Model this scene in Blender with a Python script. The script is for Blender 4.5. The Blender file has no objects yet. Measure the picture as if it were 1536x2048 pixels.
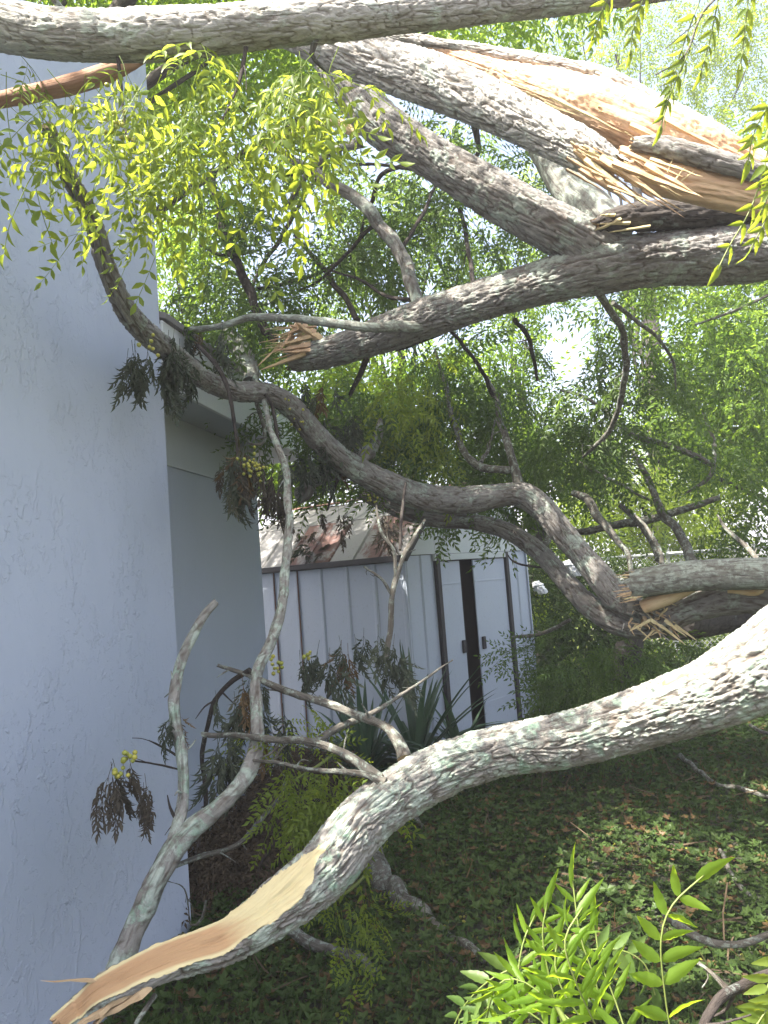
import bpy, math, random
import numpy as np
from mathutils import Vector, Matrix

rng = np.random.default_rng(7)
random.seed(7)
SC = bpy.context.scene
COL = SC.collection

# ------------------------------------------------------------------ camera, world, sun, exposure
F_PX = 1600.0
PITCH, ROLL, CAM_H = math.radians(4.68), math.radians(4.3), 1.5
_F = np.array([0, math.cos(PITCH), math.sin(PITCH)])
_R0 = np.array([1.0, 0, 0]); _U0 = np.array([0, -math.sin(PITCH), math.cos(PITCH)])
_R = math.cos(ROLL) * _R0 - math.sin(ROLL) * _U0
_U = math.sin(ROLL) * _R0 + math.cos(ROLL) * _U0
_C = np.array([0, 0, CAM_H])
cam = bpy.data.cameras.new('camera'); cam_o = bpy.data.objects.new('camera', cam); COL.objects.link(cam_o)
cam.sensor_fit = 'VERTICAL'; cam.sensor_height = 36.0; cam.sensor_width = 27.0
cam.lens = 36.0 * F_PX / 2048.0; cam.clip_start = 0.05; cam.clip_end = 600
cam_o.matrix_world = Matrix(((_R[0], _U[0], -_F[0], 0), (_R[1], _U[1], -_F[1], 0), (_R[2], _U[2], -_F[2], CAM_H), (0, 0, 0, 1)))
SC.camera = cam_o

SUN_EL = math.radians(60); SUN_DIR = np.array([-0.86, -0.51, 0.0])      # horizontal direction towards the sun
SUN_DIR = SUN_DIR / np.linalg.norm(SUN_DIR) * math.cos(SUN_EL); SUN_DIR[2] = math.sin(SUN_EL)
w = bpy.data.worlds.new("World"); SC.world = w; w.use_nodes = True
nt = w.node_tree; bg = nt.nodes['Background']
sky = nt.nodes.new('ShaderNodeTexSky'); sky.sky_type = 'NISHITA'; sky.sun_disc = False
sky.sun_elevation = SUN_EL; sky.sun_rotation = math.atan2(SUN_DIR[0], SUN_DIR[1])
sky.air_density = 1.0; sky.dust_density = 6.0; sky.ozone_density = 1.2
nt.links.new(sky.outputs[0], bg.inputs[0]); bg.inputs[1].default_value = 0.095
sun = bpy.data.lights.new('sun', 'SUN'); sun.energy = 5.0; sun.angle = math.radians(0.5); sun.color = (1.0, 0.95, 0.86)
sun_o = bpy.data.objects.new('sun', sun); COL.objects.link(sun_o)
sun_o.rotation_euler = Vector(SUN_DIR).to_track_quat('Z', 'Y').to_euler()
SC.view_settings.view_transform = 'Standard'; SC.view_settings.look = 'None'
SC.view_settings.exposure = 2.5; SC.view_settings.gamma = 1.0; SC.view_settings.use_curve_mapping = False
SC.render.engine = 'CYCLES'
SC.cycles.max_bounces = 7; SC.cycles.diffuse_bounces = 4; SC.cycles.transmission_bounces = 4; SC.cycles.use_denoising = True

# ------------------------------------------------------------------ helpers
def nrm(v):
    v = np.asarray(v, float); return v / (np.linalg.norm(v) + 1e-12)
def P(px, py, Y):                       # a point of the place seen at photo pixel px, py and standing Y metres ahead
    d = _F + (px - 768) / F_PX * _R - (py - 1024) / F_PX * _U
    return _C + d * (Y / d[1])
def G(px, py, z=0.0):
    d = _F + (px - 768) / F_PX * _R - (py - 1024) / F_PX * _U
    return _C + d * ((z - CAM_H) / d[2])

def _hash(ix, iy, iz, seed):
    n = (ix * 374761393 + iy * 668265263 + iz * 1274126177 + seed * 974711) & 0xffffffff
    n = ((n ^ (n >> 13)) * 1103515245) & 0xffffffff
    n = ((n ^ (n >> 16)) * 668265263) & 0xffffffff
    return ((n ^ (n >> 15)) & 0xffff) / 32767.5 - 1.0
def vnoise(p, seed=0):
    p = np.asarray(p, float); i = np.floor(p).astype(np.int64); f = p - i; u = f * f * (3 - 2 * f)
    x, y, z = i[..., 0], i[..., 1], i[..., 2]; ux, uy, uz = u[..., 0], u[..., 1], u[..., 2]
    def L(a, b, t): return a + (b - a) * t
    c = lambda a, b, d: _hash(x + a, y + b, z + d, seed)
    return L(L(L(c(0,0,0), c(1,0,0), ux), L(c(0,1,0), c(1,1,0), ux), uy), L(L(c(0,0,1), c(1,0,1), ux), L(c(0,1,1), c(1,1,1), ux), uy), uz)

def mesh_np(name, V, polys, mats, mat_idx=None, attrs=None, smooth=True):
    """polys: list of int arrays (n,k)"""
    me = bpy.data.meshes.new(name)
    V = np.asarray(V, np.float32); me.vertices.add(len(V)); me.vertices.foreach_set('co', V.ravel())
    polys = [np.asarray(q, np.int32) for q in polys if len(q)]
    loops = np.concatenate([q.ravel() for q in polys]); tot = np.concatenate([np.full(len(q), q.shape[1], np.int32) for q in polys])
    st = np.concatenate([[0], np.cumsum(tot)[:-1]]).astype(np.int32)
    me.loops.add(len(loops)); me.loops.foreach_set('vertex_index', loops)
    me.polygons.add(len(tot)); me.polygons.foreach_set('loop_start', st); me.polygons.foreach_set('loop_total', tot)
    if mat_idx is not None: me.polygons.foreach_set('material_index', np.asarray(mat_idx, np.int32))
    me.polygons.foreach_set('use_smooth', np.full(len(tot), smooth))
    for k, a in (attrs or {}).items():
        a = np.asarray(a, np.float32)
        if a.ndim == 1:
            at = me.attributes.new(k, 'FLOAT', 'POINT'); at.data.foreach_set('value', a)
        else:
            at = me.attributes.new(k, 'FLOAT_VECTOR', 'POINT'); at.data.foreach_set('vector', a.ravel())
    for m in (mats if isinstance(mats, (list, tuple)) else [mats]): me.materials.append(m)
    me.update(calc_edges=True); me.validate()
    return me
def link(name, me, parent=None, M=None):
    o = bpy.data.objects.new(name, me); COL.objects.link(o)
    if parent is not None:
        o.parent = parent; base = parent
        W = Matrix.Identity(4)
        if getattr(base, 'parent', None): W = Matrix.Identity(4)      # a part's own space is already the world's
        else: W = Matrix.Translation(-base.location)
        o.matrix_local = W @ M if M is not None else W
    elif M is not None: o.matrix_world = M
    return o
def tag(o, label=None, cat=None, group=None, kind=None):
    if label: o['label'] = label
    if cat: o['category'] = cat
    if group: o['group'] = group
    if kind: o['kind'] = kind
    return o
def thing(name, label, cat, loc=(0, 0, 0), group=None):
    o = bpy.data.objects.new(name, None); COL.objects.link(o); o.location = Vector(loc); o.empty_display_size = 0.1
    return tag(o, label, cat, group)

class MB:                                # boxes and polygons gathered into one mesh
    def __init__(s): s.v = []; s.f = []
    def poly(s, pts):
        n = len(s.v); s.v += [tuple(p) for p in pts]; s.f.append(list(range(n, n + len(pts)))); return s
    def hexa(s, c):                      # 8 corners: bottom 4 ccw, top 4 ccw
        n = len(s.v); s.v += [tuple(p) for p in c]
        s.f += [[n + i for i in q] for q in ((3,2,1,0), (4,5,6,7), (0,1,5,4), (1,2,6,5), (2,3,7,6), (3,0,4,7))]; return s
    def prism(s, pts, d):                # polygon extruded by vector d
        n = len(s.v); k = len(pts); s.v += [tuple(p) for p in pts] + [tuple(np.asarray(p) + d) for p in pts]
        s.f += [list(range(n + k - 1, n - 1, -1)), list(range(n + k, n + 2 * k))]
        s.f += [[n + i, n + (i + 1) % k, n + k + (i + 1) % k, n + k + i] for i in range(k)]; return s
    def build(s, name, mat, parent=None, bevel=0.0, smooth=False):
        me = bpy.data.meshes.new(name); me.from_pydata([tuple(map(float, p)) for p in s.v], [], s.f); me.materials.append(mat)
        me.update()
        import bmesh
        bm = bmesh.new(); bm.from_mesh(me); bmesh.ops.recalc_face_normals(bm, faces=bm.faces)
        if bevel: bmesh.ops.bevel(bm, geom=bm.edges[:], offset=bevel, segments=1, affect='EDGES', clamp_overlap=True)
        bm.to_mesh(me); bm.free()
        if smooth: me.polygons.foreach_set('use_smooth', [True] * len(me.polygons))
        return link(name, me, parent)

# ------------------------------------------------------------------ materials
def mat(name):
    m = bpy.data.materials.new(name); m.use_nodes = True
    return m, m.node_tree.nodes, m.node_tree.links, m.node_tree.nodes['Principled BSDF']
def _noise(N, L, vec, scale, detail=4, rough=0.6, dist=0.0):
    n = N.new('ShaderNodeTexNoise'); n.inputs['Scale'].default_value = scale; n.inputs['Detail'].default_value = detail
    n.inputs['Roughness'].default_value = rough; n.inputs['Distortion'].default_value = dist
    if vec is not None: L.new(vec, n.inputs['Vector'])
    return n.outputs['Fac']
def _ramp(N, L, fac, stops):
    r = N.new('ShaderNodeValToRGB'); L.new(fac, r.inputs[0]); e = r.color_ramp.elements
    while len(e) < len(stops): e.new(0.5)
    for k, (p, c) in enumerate(stops):
        e[k].position = p; e[k].color = (*c, 1) if isinstance(c, tuple) else (c, c, c, 1)
    return r.outputs[0]
def _mix(N, L, fac, a, b, mode='MIX'):
    m = N.new('ShaderNodeMix'); m.data_type = 'RGBA'; m.blend_type = mode
    for s, v in ((m.inputs[0], fac), (m.inputs[6], a), (m.inputs[7], b)):
        if isinstance(v, bpy.types.NodeSocket): L.new(v, s)
        elif isinstance(v, tuple): s.default_value = (*v, 1)
        else: s.default_value = v
    return m.outputs[2]
def _math(N, L, op, a, b=0.0):
    m = N.new('ShaderNodeMath'); m.operation = op
    for s, v in zip(m.inputs, (a, b)):
        if isinstance(v, bpy.types.NodeSocket): L.new(v, s)
        else: s.default_value = v
    return m.outputs[0]
def _map(N, L, vec, scale):
    m = N.new('ShaderNodeMapping'); m.inputs['Scale'].default_value = scale; L.new(vec, m.inputs['Vector']); return m.outputs[0]
def _attr(N, name, out='Vector'):
    a = N.new('ShaderNodeAttribute'); a.attribute_name = name; return a.outputs[out]
def _bump(N, L, h, strength, dist, bs):
    b = N.new('ShaderNodeBump'); b.inputs['Strength'].default_value = strength; b.inputs['Distance'].default_value = dist
    L.new(h, b.inputs['Height']); L.new(b.outputs[0], bs.inputs['Normal'])
def _obj(N): return N.new('ShaderNodeTexCoord').outputs['Object']

def bark_mat(name, ridge, furrow, lichen, lich_amt, lich_scale=9.0, moss=None):
    m, N, L, B = mat(name); v = _attr(N, 'bark'); fu = _attr(N, 'furrow', 'Fac')
    sv = _map(N, L, v, (1, 1, 0.3))
    n1 = _noise(N, L, sv, 60, 6, 0.7)
    c = _mix(N, L, _ramp(N, L, n1, [(0.32, 0.0), (0.7, 1.0)]), tuple(x * 0.62 for x in ridge), tuple(min(1, x * 1.2) for x in ridge))
    big = _noise(N, L, v, 5, 3, 0.6)
    c = _mix(N, L, _ramp(N, L, big, [(0.4, 0.0), (0.65, 0.55)]), c, tuple(a * 0.5 + b * 0.5 for a, b in zip(ridge, furrow)))
    l1 = _noise(N, L, v, lich_scale, 8, 0.72, 0.4)
    lm = _ramp(N, L, l1, [(0.62 - lich_amt * 0.3, 0.0), (0.70 - lich_amt * 0.3, 1.0)])
    l2 = _noise(N, L, v, 90, 3, 0.6)
    lc = _mix(N, L, l2, tuple(x * 0.7 for x in lichen), tuple(min(1, x * 1.3) for x in lichen))
    if moss:
        l3 = _noise(N, L, v, 14, 5, 0.7); lc = _mix(N, L, _ramp(N, L, l3, [(0.48, 0.0), (0.62, 1.0)]), lc, moss)
    c = _mix(N, L, _math(N, L, 'MULTIPLY', lm, 0.9), c, lc)
    ck = _noise(N, L, _map(N, L, v, (1, 1, 0.09)), 62, 3, 0.6, 0.4); ckm = _ramp(N, L, ck, [(0.36, 1.0), (0.45, 0.0)])
    c = _mix(N, L, _math(N, L, 'MULTIPLY', ckm, 0.5), c, furrow)
    sp2 = _noise(N, L, v, 130, 4, 0.75); c = _mix(N, L, _ramp(N, L, sp2, [(0.56, 0.0), (0.75, 0.35)]), c, tuple(min(.75, x * 1.35) for x in ridge))
    c = _mix(N, L, _ramp(N, L, fu, [(0.35, 0.0), (0.95, 0.85)]), c, furrow)
    L.new(c, B.inputs['Base Color']); B.inputs['Roughness'].default_value = 0.92; B.inputs['Specular IOR Level'].default_value = 0.15
    hh = _math(N, L, 'SUBTRACT', _math(N, L, 'ADD', _noise(N, L, sv, 110, 6, 0.75), _math(N, L, 'MULTIPLY', lm, 0.25)), _math(N, L, 'MULTIPLY', ckm, 0.5))
    _bump(N, L, hh, 0.9, 0.008, B)
    return m
M_BARK = bark_mat('bark_grey', (0.245, 0.235, 0.22), (0.075, 0.056, 0.044), (0.31, 0.355, 0.305), 0.34)
M_BARK_PALE = bark_mat('bark_pale', (0.43, 0.415, 0.385), (0.13, 0.105, 0.08), (0.46, 0.50, 0.44), 0.28)
M_BARK_LICHEN = bark_mat('bark_lichen', (0.29, 0.28, 0.255), (0.085, 0.065, 0.05), (0.38, 0.43, 0.37), 0.48, 13, (0.24, 0.35, 0.26))
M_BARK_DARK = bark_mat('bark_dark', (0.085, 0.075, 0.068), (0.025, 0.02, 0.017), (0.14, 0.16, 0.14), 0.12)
M_BARK_SMOOTH = bark_mat('bark_smooth', (0.25, 0.255, 0.225), (0.11, 0.095, 0.08), (0.36, 0.40, 0.345), 0.5, 16)
M_TWIG = bark_mat('bark_twig', (0.15, 0.14, 0.12), (0.06, 0.048, 0.038), (0.28, 0.315, 0.27), 0.40, 34)
M_TWIG_DARK = bark_mat('bark_twig_dark', (0.06, 0.05, 0.045), (0.025, 0.02, 0.018), (0.17, 0.185, 0.165), 0.15, 34)

def wood_mat(name, pale, mid, dark):
    m, N, L, B = mat(name); v = _attr(N, 'bark')
    sv = _map(N, L, v, (1, 1, 0.05)); n1 = _noise(N, L, sv, 160, 5, 0.7); n2 = _noise(N, L, _map(N, L, v, (1, 1, 0.4)), 7, 4, 0.6, 0.6)
    c = _mix(N, L, _ramp(N, L, n2, [(0.40, 0.0), (0.60, 1.0)]), pale, mid)
    c = _mix(N, L, _ramp(N, L, n1, [(0.55, 0.0), (0.78, 0.8)]), c, dark)
    L.new(c, B.inputs['Base Color']); B.inputs['Roughness'].default_value = 0.75; B.inputs['Specular IOR Level'].default_value = 0.2
    _bump(N, L, n1, 0.8, 0.006, B); return m
M_WOOD = wood_mat('split_wood', (0.60, 0.47, 0.29), (0.45, 0.28, 0.155), (0.26, 0.14, 0.08))
M_WOOD_RED = wood_mat('heartwood', (0.56, 0.40, 0.26), (0.48, 0.29, 0.18), (0.27, 0.14, 0.085))
M_WOOD_PALE = wood_mat('sapwood', (0.60, 0.53, 0.31), (0.52, 0.41, 0.22), (0.40, 0.27, 0.13))
M_TORN = wood_mat('torn_wood', (0.34, 0.20, 0.12), (0.25, 0.13, 0.08), (0.14, 0.07, 0.045))
def peel_mat():                          # peeled strip: pale sapwood up the trunk, brown heartwood at the torn end, pale rim
    m, N, L, B = mat('peeled_wood'); v = _attr(N, 'bark'); t = _attr(N, 'along', 'Fac'); e = _attr(N, 'edge', 'Fac')
    sv = _map(N, L, v, (1, 1, 0.04)); n1 = _noise(N, L, sv, 150, 6, 0.7); n2 = _noise(N, L, _map(N, L, v, (1, 1, 0.3)), 9, 4, 0.6, 0.7)
    tt = _math(N, L, 'ADD', t, _math(N, L, 'MULTIPLY', _math(N, L, 'SUBTRACT', n2, 0.5), 0.10))
    heart = _math(N, L, 'MULTIPLY', _ramp(N, L, tt, [(0.165, 1.0), (0.20, 0.0)]), _ramp(N, L, e, [(0.08, 0.0), (0.17, 1.0)]))
    c = _mix(N, L, heart, _mix(N, L, n2, (0.62, 0.55, 0.32), (0.52, 0.43, 0.23)), _mix(N, L, n2, (0.46, 0.30, 0.16), (0.37, 0.215, 0.11)))
    c = _mix(N, L, _ramp(N, L, n1, [(0.52, 0.0), (0.8, 0.55)]), c, (0.30, 0.17, 0.08))
    L.new(c, B.inputs['Base Color']); B.inputs['Roughness'].default_value = 0.7; B.inputs['Specular IOR Level'].default_value = 0.25
    _bump(N, L, n1, 0.7, 0.005, B); return m
M_PEEL = peel_mat()

def leaf_mat(name, c0, c1, trans, tfac=0.45, brown=0.0, merged=False, rough=0.45):
    m, N, L, B = mat(name)
    rnd = _attr(N, 'tint', 'Fac') if merged else N.new('ShaderNodeObjectInfo').outputs['Random']
    n = _noise(N, L, _obj(N), 18, 2)
    f = _math(N, L, 'ADD', _math(N, L, 'MULTIPLY', rnd, 0.75), _math(N, L, 'MULTIPLY', n, 0.25))
    c = _mix(N, L, f, c0, c1)
    tc = _mix(N, L, f, tuple(x * 0.75 for x in trans), tuple(min(1, x * 1.25) for x in trans))
    if brown:
        bm_ = _ramp(N, L, rnd, [(1 - brown, 0.0), (1 - brown * 0.8, 1.0)])
        c = _mix(N, L, bm_, c, (0.13, 0.085, 0.04)); tc = _mix(N, L, bm_, tc, (0.16, 0.09, 0.03))
    L.new(c, B.inputs['Base Color']); B.inputs['Roughness'].default_value = rough; B.inputs['Specular IOR Level'].default_value = 0.12 if merged else 0.25
    T = N.new('ShaderNodeBsdfTranslucent'); L.new(tc, T.inputs[0])
    X = N.new('ShaderNodeMixShader'); X.inputs[0].default_value = tfac
    L.new(B.outputs[0], X.inputs[1]); L.new(T.outputs[0], X.inputs[2]); L.new(X.outputs[0], N['Material Output'].inputs[0])
    return m
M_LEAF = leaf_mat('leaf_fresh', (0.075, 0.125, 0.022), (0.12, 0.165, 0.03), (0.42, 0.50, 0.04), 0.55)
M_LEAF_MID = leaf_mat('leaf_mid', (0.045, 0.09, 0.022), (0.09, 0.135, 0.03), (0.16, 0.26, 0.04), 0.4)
M_LEAF_BRIGHT = leaf_mat('leaf_bright', (0.08, 0.15, 0.02), (0.12, 0.19, 0.025), (0.42, 0.60, 0.03), 0.6)
M_WILT = leaf_mat('leaf_wilted', (0.048, 0.062, 0.042), (0.080, 0.095, 0.062), (0.07, 0.09, 0.04), 0.2, 0.10, rough=0.7)
M_DRY = leaf_mat('leaf_dry', (0.060, 0.052, 0.040), (0.095, 0.08, 0.06), (0.08, 0.06, 0.035), 0.2, rough=0.8)
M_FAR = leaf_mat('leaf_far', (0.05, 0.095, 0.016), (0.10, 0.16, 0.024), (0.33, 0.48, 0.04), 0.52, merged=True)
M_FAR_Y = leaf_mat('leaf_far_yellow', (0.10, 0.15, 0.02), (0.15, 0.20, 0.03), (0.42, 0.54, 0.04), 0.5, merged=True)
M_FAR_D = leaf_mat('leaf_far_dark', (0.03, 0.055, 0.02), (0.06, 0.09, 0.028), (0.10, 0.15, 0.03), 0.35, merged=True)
M_WEED = leaf_mat('weed_leaf', (0.036, 0.066, 0.018), (0.07, 0.108, 0.028), (0.09, 0.15, 0.028), 0.28, 0.14, merged=True)
M_LITTER = leaf_mat('leaf_litter', (0.05, 0.038, 0.028), (0.13, 0.095, 0.06), (0.06, 0.04, 0.02), 0.12, merged=True, rough=0.85)
M_YUCCA = leaf_mat('yucca_leaf', (0.04, 0.075, 0.045), (0.075, 0.12, 0.07), (0.07, 0.14, 0.05), 0.2)
M_STALK = leaf_mat('leaf_stalk', (0.12, 0.16, 0.04), (0.17, 0.2, 0.06), (0.2, 0.26, 0.05), 0.2)

def berry_mat():
    m, N, L, B = mat('berry'); r = N.new('ShaderNodeObjectInfo').outputs['Random']
    L.new(_mix(N, L, r, (0.22, 0.25, 0.03), (0.34, 0.31, 0.045)), B.inputs['Base Color']); B.inputs['Roughness'].default_value = 0.4
    return m
M_BERRY = berry_mat()

def stucco_mat():
    m, N, L, B = mat('stucco'); v = _obj(N)
    a = _noise(N, L, _map(N, L, v, (1, 1, 0.6)), 15, 5, 0.6, 0.4); b = _noise(N, L, v, 34, 4, 0.6, 0.5); g = _noise(N, L, v, 190, 3, 0.6)
    pa = _ramp(N, L, a, [(0.56, 0.0), (0.60, 1.0)]); pb = _ramp(N, L, b, [(0.57, 0.0), (0.62, 1.0)])
    h = _math(N, L, 'ADD', _math(N, L, 'ADD', _math(N, L, 'MULTIPLY', pa, 0.55), _math(N, L, 'MULTIPLY', pb, 0.35)), _math(N, L, 'MULTIPLY', g, 0.22))
    pt = _noise(N, L, v, 2.6, 4, 0.6, 0.4); h = _math(N, L, 'MULTIPLY', h, _ramp(N, L, pt, [(0.38, 0.12), (0.62, 1.0)]))
    stain = _noise(N, L, _map(N, L, v, (1, 1, 0.35)), 1.6, 5, 0.65)
    c = _mix(N, L, _ramp(N, L, stain, [(0.35, 0.0), (0.75, 1.0)]), (0.45, 0.495, 0.60), (0.405, 0.45, 0.55))
    L.new(c, B.inputs['Base Color']); B.inputs['Roughness'].default_value = 0.65; B.inputs['Specular IOR Level'].default_value = 0.3
    _bump(N, L, h, 0.8, 0.0065, B); return m
M_STUCCO = stucco_mat()
def paint_mat(name, col, col2, rough=0.5, dirt=0.25, sc=4.0, stretch=(1, 1, 0.4), dcol=(0.12, 0.10, 0.08)):
    m, N, L, B = mat(name); v = _obj(N)
    n = _noise(N, L, _map(N, L, v, stretch), sc, 6, 0.65); n2 = _noise(N, L, v, 45, 4, 0.6)
    c = _mix(N, L, n, col, col2)
    c = _mix(N, L, _math(N, L, 'MULTIPLY', _ramp(N, L, n2, [(0.58, 0.0), (0.75, 1.0)]), dirt), c, dcol)
    L.new(c, B.inputs['Base Color']); B.inputs['Roughness'].default_value = rough; B.inputs['Specular IOR Level'].default_value = 0.3
    _bump(N, L, n2, 0.15, 0.003, B); return m
M_SMOOTHWALL = paint_mat('painted_wall', (0.37, 0.415, 0.50), (0.33, 0.375, 0.455), 0.6, 0.1)
M_FRIEZE = paint_mat('frieze', (0.44, 0.48, 0.50), (0.40, 0.44, 0.46), 0.6, 0.1)
M_SOFFIT = paint_mat('soffit', (0.42, 0.45, 0.47), (0.37, 0.40, 0.42), 0.6, 0.1)
M_FASCIA = paint_mat('fascia', (0.56, 0.58, 0.57), (0.50, 0.52, 0.52), 0.5, 0.15)
M_SHINGLE = paint_mat('roofing', (0.20, 0.19, 0.18), (0.13, 0.125, 0.12), 0.9, 0.4)
M_SHED = paint_mat('shed_sheet', (0.45, 0.495, 0.57), (0.40, 0.445, 0.52), 0.45, 0.2)
M_SHEDG = paint_mat('shed_gable', (0.52, 0.555, 0.54), (0.47, 0.50, 0.49), 0.45, 0.12)
M_ROOF = paint_mat('shed_roof', (0.26, 0.255, 0.25), (0.19, 0.18, 0.17), 0.6, 0.7, 5.0, (1, 1, 1), (0.10, 0.06, 0.04))
def rust_mat():
    m, N, L, B = mat('rusty_roof'); v = _obj(N); n = _noise(N, L, v, 3.2, 6, 0.7, 0.5); n2 = _noise(N, L, v, 30, 5, 0.7)
    c = _mix(N, L, _ramp(N, L, n, [(0.44, 0.0), (0.52, 1.0)]), _mix(N, L, n2, (0.26, 0.255, 0.25), (0.17, 0.155, 0.145)), _mix(N, L, n2, (0.15, 0.065, 0.05), (0.075, 0.045, 0.038)))
    L.new(c, B.inputs['Base Color']); B.inputs['Roughness'].default_value = 0.8; _bump(N, L, n2, .3, .004, B); return m
M_RUST = rust_mat()
M_TRIM = paint_mat('shed_trim', (0.05, 0.046, 0.048), (0.035, 0.032, 0.035), 0.6, 0.3)
M_DARK = paint_mat('shed_dark', (0.06, 0.045, 0.04), (0.045, 0.035, 0.03), 0.9, 0.1)  # dark tone of the base frame, also standing for shade behind the doors
M_RUSTLINE = paint_mat('rust_edge', (0.20, 0.11, 0.08), (0.14, 0.08, 0.06), 0.8, 0.5)
M_STEEL = paint_mat('galvanised', (0.50, 0.51, 0.52), (0.42, 0.43, 0.44), 0.4, 0.1)
M_WHITE = paint_mat('white_plastic', (0.78, 0.78, 0.80), (0.70, 0.70, 0.72), 0.5, 0.05)

def ground_mat():
    m, N, L, B = mat('soil'); v = _obj(N)
    a = _noise(N, L, v, 1.1, 6, 0.65); b = _noise(N, L, v, 9, 6, 0.7); d = _noise(N, L, v, 70, 4, 0.7)
    c = _mix(N, L, _ramp(N, L, b, [(0.35, 0.0), (0.7, 1.0)]), (0.035, 0.03, 0.022), (0.07, 0.062, 0.045))
    c = _mix(N, L, _ramp(N, L, a, [(0.40, 0.0), (0.58, 0.8)]), c, (0.04, 0.06, 0.025))
    c = _mix(N, L, _ramp(N, L, d, [(0.45, 0.0), (0.8, 0.6)]), c, (0.15, 0.12, 0.09))
    L.new(c, B.inputs['Base Color']); B.inputs['Roughness'].default_value = 0.95
    _bump(N, L, _math(N, L, 'ADD', b, d), 0.8, 0.03, B); return m
M_SOIL = ground_mat()

# ------------------------------------------------------------------ ground
xs = np.concatenate([[-150, -60, -25, -12], np.linspace(-6, 10, 110), [16, 30, 70, 150]])
ys = np.concatenate([[-60, -20, -8], np.linspace(-3, 14, 120), [18, 26, 40, 80, 200, 400]])
gx, gy = np.meshgrid(xs, ys)
def gz(x, y):
    q = np.stack([x, y, 0 * x], -1); near = np.clip((20 - np.abs(y)) / 8, 0, 1)
    return (0.035 * vnoise(q * 0.9, 3) + 0.015 * vnoise(q * 3.1, 4)) * near
V = np.stack([gx, gy, gz(gx, gy)], -1).reshape(-1, 3); nx, ny = len(xs), len(ys)
ii = (np.arange(ny - 1)[:, None] * nx + np.arange(nx - 1)[None]).ravel()
tag(link('ground', mesh_np('ground', V, [np.stack([ii, ii + 1, ii + nx + 1, ii + nx], 1)], M_SOIL)), kind='structure')

# ------------------------------------------------------------------ house
HK = np.array([-1.006, 3.762, 0.0]); HV = nrm([0.165, 1, 0]); HN = nrm([1, -0.165, 0]); UPV = np.array([0, 0, 1.0])
def H(a, b, z): return HK + a * HV + b * HN + z * UPV
def hbox(mb, a0, a1, b0, b1, z0, z1):
    return mb.hexa([H(a0, b0, z0), H(a0, b1, z0), H(a1, b1, z0), H(a1, b0, z0), H(a0, b0, z1), H(a0, b1, z1), H(a1, b1, z1), H(a1, b0, z1)])
house = thing('house', 'pale blue-grey stucco house with a projecting wall and low roof overhang on the left', 'house', HK)
MB().prism([H(a, 0, z) for a, z in ((-3.2, -.2), (0, -.2), (0, 4.32), (-1.58, 3.36), (-3.2, 2.7))], -1.3 * HN).build('projecting_wall', M_STUCCO, house, 0.012)
hbox(MB(), -5.5, 2.2, -0.55, -0.30, -0.2, 2.515).build('rear_wall', M_SMOOTHWALL, house)
hbox(MB(), 1.95, 2.2, -5.0, -0.551, -0.2, 2.515).build('end_wall', M_SMOOTHWALL, house)
hbox(MB(), 0.002, 2.2, -0.2995, -0.288, 2.215, 2.514).build('frieze_board', M_FRIEZE, house, 0.002)
hbox(MB(), 0.003, 2.86, -0.45, -0.03, 2.518, 2.53).build('soffit', M_SOFFIT, house)
hbox(MB(), 0.003, 2.86, -0.028, -0.004, 2.50, 2.80).build('fascia', M_FASCIA, house, 0.003)
hbox(MB(), 0.003, 2.88, -0.0035, 0.008, 2.73, 2.815).build('drip_edge', M_FASCIA, house, 0.002)
rf = MB()
for a0, a1, bs in ((0.003, 2.9, 0.03), (-5.6, -3.21, 0.03), (-3.205, 0.0, -1.305)):
    zz = lambda b: 2.82 + (0.03 - b) * 0.30
    rf.prism([H(a0, bs, zz(bs)), H(a0, -4.6, zz(-4.6)), H(a0, -4.6, zz(-4.6) + .04), H(a0, bs, zz(bs) + .03)], (a1 - a0) * HV)
rf.build('roof', M_SHINGLE, house)

# ------------------------------------------------------------------ shed
S0 = np.array([0.135, 6.42, 0.0]); SF = nrm([0.616, 0.788, 0]); SS = nrm([-0.788, 0.616, 0])       # front face runs along SF, side wall along SS
SNF = np.array([SF[1], -SF[0], 0]); SNS = -SF                                                      # outward normals
SW, SL, ZE, ZK, ZA, KN = 2.0, 2.1, 1.70, 2.03, 2.27, 0.33
def S(f, s, z, o=0.0): return S0 + f * SF + s * SS + z * UPV + o * SNF
shed = thing('garden_shed', 'small pale metal garden shed with sliding doors and a rusty gambrel roof', 'shed', S0)
def rib_profile(w, h=0.012):
    return [(0, 0), (0.012, h), (0.036, h), (0.05, 0), (w, 0)]
def sheet(name, m, o, ax, n, up_pts, w):
    """a ribbed sheet: o origin, ax width axis, n outward; up_pts (lower, upper offsets) """
    mb = MB(); pr = rib_profile(w); lo = [o + ax * u + n * h + up_pts[0] for u, h in pr]; hi = [o + ax * u + n * h + up_pts[1] for u, h in pr]
    for k in range(len(pr) - 1): mb.poly([lo[k], lo[k + 1], hi[k + 1], hi[k]])
    return mb.build(name, m, shed)
nside = 7; ws = SL / nside
for k in range(nside):
    sheet('wall_panel', M_SHED, S(0, k * ws, 0), SS, SNS, (UPV * 0.05, UPV * (ZE - 0.045)), ws - 0.0015)
    if k in (4, 5): MB().hexa([S(-0.004 - q, k * ws - 0.006 + p, z) for z in (0.06, ZE - 0.05) for q, p in ((0, 0), (0.010, 0), (0.010, 0.006), (0, 0.006))]).build('rust_seam', M_RUSTLINE, shed)
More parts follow.
